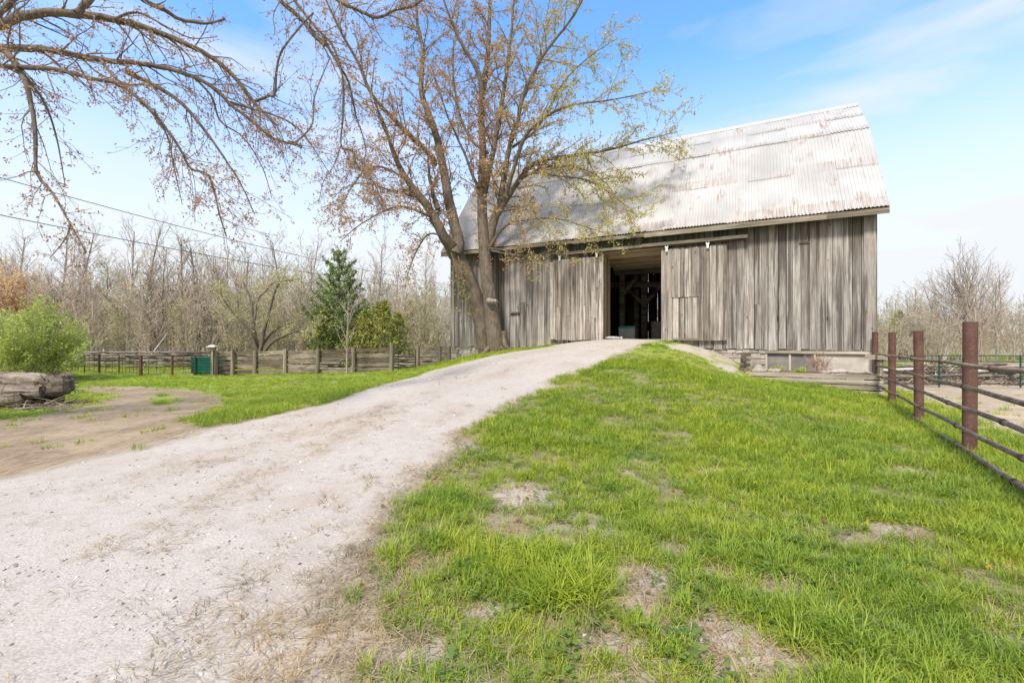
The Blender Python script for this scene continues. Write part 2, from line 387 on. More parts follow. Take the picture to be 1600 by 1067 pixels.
m.col(c); m.rough(.95); m.b.inputs['Specular IOR Level'].default_value = .1
hgt = m.math('ADD', m.math('MULTIPLY', vo.outputs['Distance'], .6), m.math('ADD', m.math('MULTIPLY', fine, .5), m.math('MULTIPLY', mid, 1.2)))
m.bump(hgt, .5, .012)
M['terrain'] = m.m

def axis(segs):
    o = []
    for a, b, st in segs: o += list(np.arange(a, b-1e-6, st))
    return np.array(o+[segs[-1][1]])
gx = axis([(-900,-200,100),(-200,-60,20),(-60,-24,3),(-24,-9,.4),(-9,-4,.16),(-4,8,.09),(8,13,.16),(13,30,.6),(30,60,3),(60,200,20),(200,900,100)])
gy = axis([(-60,-8,6),(-8,0,.8),(0,1.2,.2),(1.2,7,.085),(7,13,.11),(13,22,.2),(22,34,.6),(34,70,3),(70,200,15),(200,1600,140)])
GX, GY = np.meshgrid(gx, gy); GZ = H(GX, GY)
mk = masks(GX, GY)
# wheel ruts and crumbs in the gravel
GZ = GZ+(.012*(vnoise(GX, GY, .16, 51, 2)-.5))*(np.hypot(GX, GY) < 12)
nx = len(gx); ny = len(gy)
Vg = np.stack([GX, GY, GZ], -1).reshape(-1, 3)
ii, jj = np.meshgrid(np.arange(nx-1), np.arange(ny-1)); a = (jj*nx+ii).ravel()
quads = np.stack([a, a+1, a+nx+1, a+nx], -1)
cx = Vg[quads].mean(1)
sdD = sdist(DRIVE, cx[:, 0], cx[:, 1]); sdT = sdist(TRACK, cx[:, 0], cx[:, 1]); sdP = sdist(PADD, cx[:, 0], cx[:, 1])
reg = np.where(sdD > 0, 1, np.where(sdT > 0, 2, np.where(sdP > 0, 3, 0)))
for k, nm in enumerate(['ground', 'gravel_driveway', 'dirt_track', 'paddock_dirt']):
    q = quads[reg == k]; used, inv = np.unique(q, return_inverse=True); q = inv.reshape(q.shape)
    mb = MB(); mb.add(Vg[used], q); o = mb.build(nm, M['terrain'], smooth=True); o['kind'] = 'structure'
    for nm2, arr in zip(('gravel','track','padd','straw','patch'), mk):
        at = o.data.attributes.new(nm2, 'FLOAT', 'POINT'); at.data.foreach_set('value', arr.ravel()[used].astype(np.float32))
# ------------------------------------------------------------------ barn
rg = np.random.RandomState(4)
BROT = math.atan2(-.457, .889)
BL = 15.8; BD = 7.92; ZB = 1.15
# local frame: x from -15.8 (left end) to 0 (right corner), y into the barn, z world height
def prof(y):
    """roof underside height over depth y"""
    y = min(y, BD-y)
    return 5.46+(y+.4)/2.53*3.36 if y < 2.13 else 8.82+(y-2.13)/1.83*1.64
barn = empty('barn', (B_C[0], B_C[1], 0), BROT, 'large weathered grey plank barn with rusty white gambrel roof and open sliding doors', 'barn')
OPEN = (-8.9, -6.2); OTOP = 4.95

def plank_wall(mb, x0, x1, zb, zt, yf, th=.03, wmin=.17, wmax=.32, face='front', gap=.010, skip=None, seed=1, jz=.03, gaps=None):
    """vertical boards from x0 to x1; zb, zt may be functions of x"""
    r = np.random.RandomState(seed); x = x0
    while x < x1-.02:
        wd = min(r.uniform(wmin, wmax), x1-x); b = zb(x) if callable(zb) else zb; 
        t0 = (zt(x) if callable(zt) else zt); t1 = (zt(x+wd) if callable(zt) else zt)
        dy = r.uniform(-.012, .012); tint = min(1, max(0, r.normal(.5, .23))); bb = b+r.uniform(-jz, jz)
        segs = [(bb, t0, t1)]
        if skip and x+wd > skip[0]+.02 and x < skip[1]-.02: segs = [(skip[2], t0, t1)] if skip[2] < t0 else []
        elif r.rand() < .12 and t0-bb > 2:          # a board pieced from two lengths
            c = r.uniform(bb+.8, t0-.6); segs = [(bb, c-.004, c-.004), (c+.004, t0, t1)]
        for q, (u, v0, v1) in enumerate(segs):
            g2 = gap*r.uniform(.6, 2.6)
            V = [(x,yf+dy,u),(x+wd-g2,yf+dy,u+r.uniform(-.01,.01)),(x+wd-g2,yf+dy+th,u),(x,yf+dy+th,u),(x,yf+dy,v0),(x+wd-g2,yf+dy,v1),(x+wd-g2,yf+dy+th,v1),(x,yf+dy+th,v0)]
            mb.add(V, np.array([(0,3,2,1),(4,5,6,7),(0,1,5,4),(1,2,6,5),(2,3,7,6),(3,0,4,7)]), min(1, max(0, tint+(.10*(r.rand()-.5) if q else 0))))
        x += wd
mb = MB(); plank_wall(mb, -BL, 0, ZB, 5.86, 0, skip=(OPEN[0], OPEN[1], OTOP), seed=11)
# a dark sheet is added behind these boards so the gaps read dark
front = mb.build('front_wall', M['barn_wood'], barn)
# added dark sheet behind the front boards, standing in for shade in the gaps
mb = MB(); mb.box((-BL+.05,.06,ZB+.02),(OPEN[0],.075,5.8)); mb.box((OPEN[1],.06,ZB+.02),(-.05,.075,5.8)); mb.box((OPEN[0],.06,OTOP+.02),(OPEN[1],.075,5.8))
mb.build('dark_gap_backing', M['dark_wood'], barn)

def gable(xs, seed, nm):
    mb = MB(); r = np.random.RandomState(seed); y = .06
    while y < BD-.08:
        wd = min(r.uniform(.2, .32), BD-.06-y); ta, tb = prof(y)-.06, prof(y+wd)-.06; d = r.uniform(-.01,.01); g2 = .008
        x0, x1 = (xs+d, xs+.03+d)
        V = [(x0,y,ZB),(x1,y,ZB),(x1,y+wd-g2,ZB),(x0,y+wd-g2,ZB),(x0,y,ta),(x1,y,ta),(x1,y+wd-g2,tb),(x0,y+wd-g2,tb)]
        mb.add(V, np.array([(0,3,2,1),(4,5,6,7),(0,1,5,4),(1,2,6,5),(2,3,7,6),(3,0,4,7)]), r.rand()); y += wd
    return mb.build(nm, M['barn_wood'], barn)
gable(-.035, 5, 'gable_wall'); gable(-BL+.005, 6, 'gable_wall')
# corner boards
mb = MB(); mb.box((-.02,-.03,ZB-.02),(.03,.055,5.75), .75); mb.box((-.30,-.045,ZB-.02),(-.005,-.018,5.7), .62); mb.build('corner_board', M['barn_wood'], barn)
# back wall with broken gaps where daylight shows through
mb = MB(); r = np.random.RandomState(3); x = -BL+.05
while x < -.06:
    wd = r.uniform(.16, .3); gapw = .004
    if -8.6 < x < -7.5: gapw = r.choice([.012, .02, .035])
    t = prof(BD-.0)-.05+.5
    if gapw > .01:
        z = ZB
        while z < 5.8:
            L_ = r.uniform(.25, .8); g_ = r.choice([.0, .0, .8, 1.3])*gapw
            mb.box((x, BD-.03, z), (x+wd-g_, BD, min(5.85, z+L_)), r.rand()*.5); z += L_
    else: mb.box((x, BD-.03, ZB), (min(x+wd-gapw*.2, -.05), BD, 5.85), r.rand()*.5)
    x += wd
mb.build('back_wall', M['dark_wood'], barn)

# ---- corrugated roof
m = NT('roof_metal'); Pn = m.tc.outputs['Object']
sp = m.n('ShaderNodeSeparateXYZ'); m.l(Pn, sp.inputs[0])
big = m.noise(.55, 4, .6, Pn, (1,1,1.0)); blot = m.noise(2.3, 5, .62, Pn, (1,.55,.55)); stk = m.noise(17, 5, .72, Pn, (1,.10,.10)); fin = m.noise(40, 3, .6, Pn)
patchy = m.math('MULTIPLY', m.rng(blot, .55, .63), m.rng(stk, .45, .56))
edge = m.math('MULTIPLY', m.rng(m.attr('tint'), .75, 1.0), m.rng(stk, .40, .6))
rust = m.math('MAXIMUM', m.math('MULTIPLY', patchy, .85), m.math('MULTIPLY', edge, .7))
rust = m.math('MULTIPLY', rust, m.rng(big, .42, .56, .12, 1.0))
base = m.mix(m.rng(big, .35, .65), (.44,.43,.42), (.56,.55,.54)); base = m.mix(m.math('MULTIPLY', m.rng(stk, .5, .75), .28), base, (.36,.34,.33))
cc = m.mix(rust, base, m.mix(m.rng(fin, .3, .7), (.22,.11,.06), (.36,.22,.14)))
m.col(cc); m.rough(.55); m.b.inputs['Metallic'].default_value = .15; m.b.inputs['Specular IOR Level'].default_value = .5
m.bump(m.noise(7, 3, .5, Pn), .25, .02)
M['roof'] = m.m
def corr(mb, y0, z0, y1, z1, x0, x1, seed, pitch=.10, amp=.017, edge_tint=True):
    """one course of corrugated sheets between two heights, with uneven laps"""
    r = np.random.RandomState(seed); sheet = .66; x = x0
    L_ = math.hypot(y1-y0, z1-z0); ny_, nz_ = -(z1-z0)/L_, (y1-y0)/L_
    if nz_ < 0: ny_, nz_ = -ny_, -nz_
    k = 0
    while x < x1-.01:
        xe = min(x+sheet, x1); n = max(3, int(round((xe-x)/pitch*6))+1); xs = np.linspace(x, xe+.0, n)
        lift = .004+.006*(k % 2)+r.uniform(0, .004); dl = r.uniform(-.02, .025)
        off = amp*np.cos((xs-x0)/pitch*2*math.pi)+lift
        rows = [0, .03, .22, .5, .8, 1.0]; V = []
        for t in rows:
            tt = t if t > 0 else -dl/L_
            wv = .006*math.sin(k*1.7+t*9)
            yy = y0+(y1-y0)*tt; zz = z0+(z1-z0)*tt
            V.append(np.stack([xs, yy+ny_*(off+wv), zz+nz_*(off+wv)], -1))
        V = np.concatenate(V); i, j = np.meshgrid(np.arange(n-1), np.arange(len(rows)-1)); a = (j*n+i).ravel()
        tn = np.repeat([1.0, .95, .5, .5, .6], n-1) if edge_tint else .5
        mb.add(V, np.stack([a, a+1, a+n+1, a+n], -1), tn); x = xe; k += 1
RX0, RX1 = -BL-.25, .25
def rp(t0):  # points down the front: courses from eave up
    return t0
mb = MB()
def course(ya, yb, seed, lift):
    for side in (0, 1):
        f = lambda y: y if side == 0 else BD-y
        za = 5.46+(ya+.4)/2.53*3.36 if ya <= 2.13 else 8.82+(ya-2.13)/1.83*1.64
        zb = 5.46+(yb+.4)/2.53*3.36 if yb <= 2.13 else 8.82+(yb-2.13)/1.83*1.64
        corr(mb, f(ya), za+.03+lift, f(yb), zb+.03, RX0, RX1, seed+side*10)
course(-.43, .86, 1, .012); course(.84, 2.14, 2, .012); course(2.08, 3.05, 3, .034); course(3.03, 3.97, 4, .012)
roof = mb.build('roof', M['roof'], barn, smooth=False)
mb = MB(); n = 40; xs = np.linspace(RX0-.01, RX1+.01, n)
for i in range(n-1):
    dz = .003*math.sin(i*1.3)
    mb.add([(xs[i],BD/2-.17,10.36+dz),(xs[i+1],BD/2-.17,10.36+dz),(xs[i+1],BD/2,10.55+dz),(xs[i],BD/2,10.55+dz),(xs[i+1],BD/2+.17,10.36+dz),(xs[i],BD/2+.17,10.36+dz)], [(0,1,2,3),(3,2,4,5)], .5)
mb.build('ridge_cap', M['roof'], roof)
# roof boards under the metal (one closed skin per slope) and rafters
mb = MB()
pf = [(-.38,5.44),(2.13,8.77),(3.96,10.41)]
for side in (0, 1):
    for (a, b) in ((pf[0], pf[1]), (pf[1], pf[2])):
        f = lambda y: y if side == 0 else BD-y
        V = [(RX0+.04,f(a[0]),a[1]),(RX1-.04,f(a[0]),a[1]),(RX1-.04,f(b[0]),b[1]),(RX0+.04,f(b[0]),b[1])]; V += [(x,y,z-.035) for x,y,z in V]
        mb.add(V, [(0,1,2,3),(7,6,5,4),(0,4,5,1),(1,5,6,2),(2,6,7,3),(3,7,4,0)], .3)
mb.build('roof_deck', M['dark_wood'], roof)
# fascia in pieced boards, barge boards on the gable ends
mb = MB(); r = np.random.RandomState(8)
cuts = [RX0, -12.4, -9.7, -6.9, -4.1, -1.3, RX1]
for i in range(len(cuts)-1):
    dz = r.uniform(-.02, .02); hh = .13 if i < 3 else .17
    mb.box((cuts[i], -.415-.004*(i%2), 5.42-hh+dz), (cuts[i+1]-.004, -.385-.004*(i%2), 5.42+dz), .55+.4*r.rand())
mb.build('fascia', M['rail_wood'], roof)
for xg in (RX0+.0, RX1-.03):
    mb = MB()
    for side in (0, 1):
        f = lambda y: y if side == 0 else BD-y
        for a, b in (((-.40,5.44),(2.13,8.80)),((2.13,8.80),(3.96,10.44))):
            V = [(xg,f(a[0]),a[1]-.15),(xg,f(a[0]),a[1]),(xg,f(b[0]),b[1]),(xg,f(b[0]),b[1]-.15)]; V += [(x+.03,y,z) for x,y,z in V]
            mb.add(V, [(0,1,2,3),(7,6,5,4),(0,4,5,1),(1,5,6,2),(2,6,7,3),(3,7,4,0)], .6)
    mb.build('barge_board', M['rail_wood'], roof)

# added band of dark green boards; their colour paints the eave shadow
M['eave_shade_band'] = wood_mat('eave_shade_band', (.17,.17,.145), (.075,.08,.066), (.10,.10,.08))
mb = MB(); plank_wall(mb, -13.3, -3.5, 5.06, 5.84, -.045, th=.022, wmin=.2, wmax=.42, seed=21, jz=.012); mb.build('eave_shade_band', M['eave_shade_band'], barn)

# ---- sliding doors
def door(x0, x1, zb, zt, seed, y, nm='sliding_door'):
    mb = MB(); plank_wall(mb, x0, x1, zb, zt, y, th=.03, wmin=.17, wmax=.27, seed=seed, jz=.02)
    d = mb.build(nm, M['door_wood'], barn)
    for z in (zb+.35, (zb+zt)/2, zt-.3):
        mb = MB(); mb.box((x0+.05, y+.033, z-.07), (x1-.05, y+.055, z+.07), .5); mb.build('ledge', M['beam_wood'], d)
    return d
dl = door(-10.62, -8.48, 1.46, 4.74, 31, -.16)
dr = door(-6.33, -4.12, 1.45, 4.80, 38, -.125)
# patched upper panel of the right door and a loose bottom board
mb = MB(); plank_wall(mb, -5.98, -5.02, 3.02, 4.74, -.150, th=.018, wmin=.1, wmax=.2, seed=41, jz=.008)
mb.build('patch_panel', M['door_wood'], dr)
mb = MB(); mb.beam((-5.9,-.148,1.50), (-5.0,-.148,1.49), .02, .07, .5); mb.build('bottom_board', M['rail_wood'], dr)
mb = MB(); mb.box((-10.72,-.185,1.5), (-10.50,-.168,4.66), 1.0); mb.build('edge_board', M['door_wood'], dl)
M['white_paint'] = simple('white_paint', (.72,.69,.63), .5)
M['iron'] = simple('iron', (.10,.075,.06), .6, metallic=.6)
for d_, xs in ((dl, (-8.75, -10.3)), (dr, (-6.13, -4.75))):
    for x in xs:
        mb = MB(); mb.box((x-.035,-.215,4.70),(x+.035,-.195,4.88),.9); mb.box((x-.055,-.22,4.84),(x-.025,-.14,4.93),.9); mb.box((x+.025,-.22,4.84),(x+.055,-.14,4.93),.9)
        mb.build('hanger', M['white_paint'], d_)
tk = MB(); tk.box((-7.0,-.26,4.935),(-3.5,-.05,5.04),.85); tk.box((-10.4,-.26,4.915),(-7.005,-.05,5.02),.7); 
track = tk.build('door_track', M['rail_wood'], barn)
mb = MB(); mb.box((-10.35,-.16,4.885),(-3.55,-.11,4.93),.4); mb.build('rail', M['iron'], track)
# small ledge and knot hole on the left wall; hinge and board repair on the right
mb = MB(); mb.box((-12.65,-.09,2.62),(-12.2,-.01,2.68),.4); mb.build('ledge', M['rail_wood'], barn)
for a_, b_, c_ in (((-2.0,-.028,4.62),(-1.72,-.014,4.66),.3), ((-1.8,-.033,4.665),(-1.77,-.014,4.88),.2)): mb = MB(); mb.box(a_, b_, c_); mb.build('wall_batten', M['rail_wood'], barn)
M['black'] = simple('black_gap', (.01,.009,.008), .95, bump=0)
for x, z, l_ in ((-12.3,2.8,.14),(-9.1,2.5,.2),(-2.6,2.45,.3),(-1.25,2.1,.12),(-2.62,2.1,.18)): mb = MB(); mb.box((x,-.020,z),(x+.022,-.0132,z+l_),0); mb.build('wall_gap', M['black'], barn)

# ---- threshold, floor and the timber frame inside
mb = MB()
for i in range(60):
    x = -BL+.1+i*.26
    mb.box((x,.08,1.44),(min(x+.255,-.1),BD-.05,1.49), rg.rand())
floor = mb.build('floor', wood_mat('floor_wood', (.22,.18,.14), (.10,.08,.065), (.12,.09,.07), 'Y'), barn)
mb = MB(); mb.box((OPEN[0]-.05,-.06,1.37),(OPEN[1]+.05,.078,1.50),.9); mb.build('threshold', M['rail_wood'], barn)
# ceiling of the drive bay, planks across with joists
mb = MB(); r = np.random.RandomState(5); y = .12
while y < 4.4:
    wd = r.uniform(.16,.26); mb.box((-9.3,y,4.99),(-5.6,y+wd-.008,5.03), r.rand()*.6+.3); y += wd
bay = mb.build('bay_ceiling', M['ceil_wood'], barn)
for y in (1.2, 2.3, 3.4, 4.4):
    mb = MB(); mb.box((-9.3,y,4.84),(-5.6,y+.11,4.985), .5); mb.build('joist', M['ceil_wood'], bay)
mb = MB(); mb.box((-9.3,4.52,4.62),(-5.6,4.72,5.03),.6); mb.build('header', M['beam_wood'], barn)
# left partition of the bay
mb = MB(); r = np.random.RandomState(9); y = .1
while y < 1.6:
    wd = r.uniform(.14,.22); mb.box((-8.74,y,1.49),(-8.71,y+wd-.006,4.98), r.rand()); y += wd
mb.build('bay_partition', M['ceil_wood'], barn)
def post(x, y, z1, wd=.24):
    mb = MB(); mb.beam((x,y,1.49),(x,y,z1),wd,wd,.5); return mb.build('frame_post', M['beam_wood'], barn)
for x, y in ((-8.9,4.62),(-5.55,4.62),(-10.4,4.62),(-8.55,6.2),(-12.6,4.62),(-3,4.62)): post(x, y, 4.98)
p2_ = post(-8.05, 5.6, 6.2, .26)
mb = MB(); mb.beam((-10.6,5.6,4.35),(-5.2,5.6,4.05),.22,.26,.6); mb.build('tie_beam', M['beam_wood'], barn)
for a, b in (((-8.05,5.6,3.2),(-8.95,5.6,4.1)), ((-8.05,5.6,3.2),(-7.3,5.6,4.05)), ((-8.9,4.62,3.6),(-8.2,4.62,4.5))):
    mb = MB(); mb.beam(a, b, .14, .16, .55); mb.build('brace', M['beam_wood'], barn)
# dark screens added inside to block light and keep the depths dark
mb = MB(); mb.box((-15.6,1.65,1.5),(-8.78,1.70,5.8),.1); mb.box((-5.5,.5,1.5),(-5.45,7.8,5.8),.1); mb.build('dark_screen', M['dark_wood'], barn)

# ---- foundation: rough field-stone courses under the boards
m = NT('stone'); t = m.attr('tint')
c = m.ramp(t, [(0,(.30,.27,.24)),(.35,(.44,.40,.36)),(.65,(.50,.45,.40)),(.85,(.38,.32,.30)),(1,(.60,.55,.50))])
nz = m.noise(11, 6, .65); c = m.mix(.75, c, m.ramp(nz, [(.3,(.55,.53,.52)),(.7,(1.2,1.2,1.2))]), 'MULTIPLY')
m.col(c); m.bump(m.noise(24, 5, .6), .6, .02); M['stone'] = m.m
def stones(mb, x0, x1, z0, z1, y0, y1, seed, axis_='x', sz=(.18,.42), hz=(.13,.24)):
    r = np.random.RandomState(seed); z = z0
    while z < z1-.02:
        h_ = min(r.uniform(*hz), z1-z); x = x0-r.uniform(0,.1)
        while x < x1:
            w_ = r.uniform(*sz); a = max(x, x0); b = min(x+w_, x1)
            if b-a > .04:
                d = r.uniform(-.02,.03); g = .012
                A = (a+g, y0-d, z+g*.6); Bq = (b-g*.2, y1, z+h_-g*.4)
                if axis_ == 'y': A = (y0-d, a+g, z+g*.6); Bq = (y1, b-g*.2, z+h_-g*.4)
                mb.box(A, Bq, r.rand(), jit=.012, rng=r)
            x += w_
        z += h_
M['mortar'] = simple('mortar', (.34,.30,.26), .95)
mb = MB(); stones(mb, -BL, -2.98, -.6, ZB-.01, .05, .35, 2); stones(mb, -2.98, -1.54, -.6, .40, .05, .35, 3); stones(mb, -1.54, -.75, -.6, .5, .05, .35, 4)
fd = mb.build('foundation', M['stone'], barn)
mb = MB(); mb.box((-BL+.02,.10,-.7),(-2.98,.4,ZB+.04)); mb.box((-2.98,.10,-.7),(-1.54,.4,.38)); mb.build('mortar', M['mortar'], fd)
M['concrete'] = simple('concrete', (.46,.42,.37), .95, .22, 3, .5)
mb = MB(); mb.box((-1.54,.045,.45),(0.0,.4,ZB+.04),.7); mb.box((-2.98,.095,.9),(-1.545,.4,ZB+.04),.3); mb.box((-.75,.02,-.6),(0.02,.4,.449),.5); mb.build('concrete_patch', M['concrete'], fd)
mb2 = MB(); stones(mb2, .41, BD-.1, -.6, ZB-.02, -.30, -.01, 7, 'y'); mb2.build('foundation_side', M['stone'], barn)
mb2 = MB(); stones(mb2, .41, BD-.1, -.6, ZB-.02, -BL, -BL+.3, 8, 'y'); mb2.build('foundation_side', M['stone'], barn)
# boarded basement window
m = NT('ply'); v = m.noise(2.2, 5, .6); m.col(m.mix(m.rng(v, .3, .7), (.13,.125,.12), (.27,.255,.235))); M['ply'] = m.m
mb = MB(); mb.box((-2.93,.055,.44),(-1.58,.08,1.02)); wdw = mb.build('basement_window', M['ply'], barn)
mb = MB(); mb.box((-2.98,.0,.38),(-2.91,.07,1.05),.7); mb.box((-1.60,.0,.38),(-1.54,.07,1.05),.7); mb.box((-2.29,.01,.42),(-2.23,.054,1.03),.8); mb.box((-2.91,.005,.38),(-1.60,.06,.42),.6)
mb.build('window_frame', M['lumber'], wdw)
mb = MB(); mb.box((-2.98,-.035,1.035),(-.02,.03,1.12),.9); mb.build('sill_beam', M['timber'], barn)

# ---- things inside the doorway
def local(x, y, z): return (B_C[0]+x*.889+y*.457, B_C[1]-x*.457+y*.889, z)
t = empty('storage_box', local(-8.35, 3.4, 1.49), BROT, 'pale storage box with teal lid just inside the open barn doorway', 'box')
mb = MB(); mb.box((-.36,-.28,.0),(.36,.28,.5),.5); mb.beam((-.37,0,.44),(.37,0,.44),.60,.05,.7); mb.build('body', simple('offwhite_plastic', (.55,.55,.53), .5, .1), t)
mb = MB(); mb.box((-.39,-.31,.5),(.39,.31,.56),.5); mb.box((-.33,-.25,.56),(.33,.25,.60),.6); mb.build('lid', simple('teal_plastic', (.10,.36,.38), .4, .15), t)
t = empty('drum', local(-7.35, 5.0, 1.49), 0, 'pale drum standing deep inside the barn right of the frame post', 'drum')
mb = MB(); mb.tube([(0,0,0),(0,0,.03),(0,0,.3),(0,0,.33),(0,0,.6),(0,0,.63),(0,0,.85)], [.27,.285,.27,.29,.27,.29,.27], 20, .5); mb.build('body', simple('drum_paint', (.42,.38,.32), .5, .2), t, True)
mb = MB(); mb.tube([(0,0,.852),(0,0,.875)], .285, 20, .3); mb.build('lid', M['iron'], t, True)
t = empty('feed_sack', local(-8.30,.42,1.492), BROT+.1, 'crumpled grey white sack lying on the threshold of the open barn doorway', 'sack')
mb = MB(); n = 14; pts = [(-.36+.72*i/(n-1), .02*math.sin(i*1.3), .05+.012*math.sin(i*2.1)) for i in range(n)]
rr = [.03+.075*math.sin(math.pi*(i+.6)/n)**.5*(1+.12*math.sin(i*2.7)) for i in range(n)]
V0 = MB(); V0.tube(pts, rr, 14, .6, wob=.09, rng=np.random.RandomState(2)); V0.v = [v*np.array([.8,1.2,.6])+np.array([0,0,.03]) for v in V0.v]
V0.build('sack_body', simple('sack_fabric', (.40,.42,.44), .7, .25, 9, .5), t, True)
mb = MB(); mb.tube([(.28,0,.06),(.32,.01,.07),(.38,.03,.05)], [.02,.035,.05], 10, .7, wob=.1, rng=np.random.RandomState(1)); mb.build('tied_end', bpy.data.materials['sack_fabric'], t, True)
# ------------------------------------------------------------------ planter, retaining steps and pipe fence at the right
PL_R = np.array([10.12, 12.42]); PL_L = PL_R+3.32*B_U      # front line of the planter
pl = empty('raised_planter', (PL_R[0], PL_R[1], 0), BROT, 'long raised planter of stacked pale timbers against the barn foundation', 'planter')
r = np.random.RandomState(12)
for i in range(4):
    mb = MB(); z = -.06+i*.145
    mb.box((-3.34+.02*r.rand(), -.05-.022*(i % 2), z+.018), (.03*r.rand(), .06, z+.132), [.8,.45,.95,.6][i], jit=.004, rng=r); mb.build('timber', M['timber'], pl)
for i in range(4):
    mb = MB(); z = -.06+i*.145
    mb.box((-.12, .065, z+.004), (-.01-.006*(i % 2), 1.6, z+.14), .4+.3*r.rand(), jit=.004, rng=r); mb.build('timber', wood_mat('timber_side', (.54,.48,.41), (.30,.25,.21), (.33,.27,.2), 'Y', .5) if i == 0 else bpy.data.materials['timber_side'], pl)
mb = MB(); mb.box((-3.30,.065,-.1),(-3.2,1.55,.52),.5); mb.build('end_board', bpy.data.materials['timber_side'], pl)
M['soil'] = simple('soil', (.16,.12,.09), .95, .4, 8, .8)
mb = MB(); n = 24; xs = np.linspace(-3.2,-.12,n); ys = np.linspace(.06,1.62,12); X_, Y_ = np.meshgrid(xs, ys); Z_ = .45+.06*vnoise(X_, Y_, .3, 4, 3)
i, j = np.meshgrid(np.arange(n-1), np.arange(11)); a = (j*n+i).ravel(); mb.add(np.stack([X_,Y_,Z_],-1).reshape(-1,3), np.stack([a,a+1,a+n+1,a+n],-1)); mb.build('soil', M['soil'], pl, True)
def plw(x, y): 
    return (PL_R[0]+x*.889+y*.457, PL_R[1]-x*.457+y*.889)
# round corner post with short boards
c = plw(.02, .55); t = empty('log_post', (c[0], c[1], 0), BROT, 'short round weathered log post at right end of the raised planter', 'post')
mb = MB(); mb.tube([(0,0,-.2),(0,0,.4),(0,0,.98),(.01,0,1.03)], [.115,.11,.105,.09], 16, .6, wob=.04, rng=r); mb.build('log', M['post_wood'], t)
mb = MB(); mb.box((-.34,-.16,.93),(.17,-.12,1.06),.9); mb.box((.10,-.115,.90),(.14,.10,1.03),.8); mb.build('cap_board', M['timber'], t)
# stepped stack of timbers left of the planter
s0 = bw(3.62, -.15); s1 = PL_L+np.array([-.15, .05])
t = empty('retaining_stack', (s1[0], s1[1], 0), math.atan2(s0[1]-s1[1], s0[0]-s1[0]), 'stepped stack of dark weathered timbers holding the gravel beside the planter', 'retaining wall')
Ls = float(np.hypot(*(s0-s1)))
for i in range(7):
    mb = MB(); z = .02+i*.15; x0 = max(0, (i-2)*.30)
    mb.box((x0, -.08-.012*(i % 2), z), (Ls, .05, z+.13), .3*r.rand(), jit=.006, rng=r)
    mb.box((x0-.06,-.24,z+.02), (x0+.12,-.095,z+.13), .3*r.rand(), jit=.008, rng=r)
    mb.build('timber', M['rail_wood'], t)
# rocks in the planter
def rock(nm, x, y, z, sx, sy, sz, seed, lab, grp=None, mat=None, cat='rock'):
    r = np.random.RandomState(seed); nu, nv = 12, 8; V = []
    ph = r.uniform(0, 6, 6)
    for i in range(nv+1):
        th = math.pi*i/nv
        for j in range(nu):
            a = 2*math.pi*j/nu; d = np.array([math.sin(th)*math.cos(a), math.sin(th)*math.sin(a), math.cos(th)])
            q = 1+.16*math.sin(3*d[0]+ph[0])+.14*math.sin(4*d[1]+ph[1])+.12*math.sin(5*d[2]+ph[2])+r.uniform(-.04,.04)
            V.append(d*q*(sx, sy, sz))
    Fc = [(i*nu+j, i*nu+(j+1)%nu, (i+1)*nu+(j+1)%nu, (i+1)*nu+j) for i in range(nv) for j in range(nu)]
    mb = MB(); mb.add(V, np.array([f[::-1] for f in Fc]), r.rand()); o = mb.build(nm, mat or M['stone'])
    o.location = (x, y, z); return setp(o, lab, cat, grp)
for k, (x, y, sx, sy, sz, lab) in enumerate([(-2.95,.75,.22,.16,.15,'rounded reddish rock at the left end of the planter below the stone foundation'),(-2.55,.45,.17,.13,.10,'small pale rock near the left end of the planter'),(-.95,.55,.26,.18,.13,'wide pale rock beside the dry shrub in the planter'),(-1.25,.42,.13,.11,.09,'small rock at the foot of the dry shrub in the planter')]):
    c = plw(x, y); rock('rock', c[0], c[1], .50, sx, sy, sz, 60+k, lab, 'rocks in the raised planter')

# ---- rusty pipe fence
m = NT('rust_pipe'); v = m.noise(5, 5, .65); v2 = m.noise(28, 4, .6)
c = m.mix(m.rng(v, .35, .66), (.095,.045,.036), (.15,.078,.062)); c = m.mix(m.math('MULTIPLY', m.rng(v2, .5, .7), .5), c, (.22,.14,.115)); m.col(c); m.rough(.7); m.bump(v2, .3, .004); M['rust'] = m.m
m = NT('rail_pipe'); v = m.noise(6, 5, .65); v2 = m.noise(30, 4, .6)
c = m.mix(m.rng(v, .38, .62), (.17,.095,.07), (.31,.24,.19)); c = m.mix(m.math('MULTIPLY', m.rng(v2, .5, .68), .6), c, (.40,.34,.29)); m.col(c); m.rough(.65); m.bump(v2, .3, .004); M['rail'] = m.m
pf_ = empty('pipe_fence', (6.03, 6.0, 0), 0, 'rusty brown pipe fence of tall round posts and five rails down the right side', 'fence')
FD = np.array([1.66, 2.60]); FD /= np.hypot(*FD)
def fpt(t): return np.array([6.03, 6.0])+FD*t
for k in range(-2, 4):
    if k == 3: continue
    c = fpt(3.08*k); gz = h1(*c); top = {0: 1.73, 1: 1.66, 2: 1.67, 3: 1.7}.get(k, 1.72)
    mb = MB(); lean = [.012,-.01,.006,.0,-.01][k % 5]
    mb.tube([(c[0]-6.03,c[1]-6,-.4),(c[0]-6.03+lean*.5,c[1]-6,.8),(c[0]-6.03+lean,c[1]-6,top-.003)], .075, 18, .5); ob = mb.build('post', M['rust'], pf_, True)
c = fpt(9.24)
mb = MB(); mb.tube([(c[0]-6.03,c[1]-6,-.4),(c[0]-6.03,c[1]-6,1.72)], .075, 18, .5); mb.build('post', M['rust'], pf_, True)
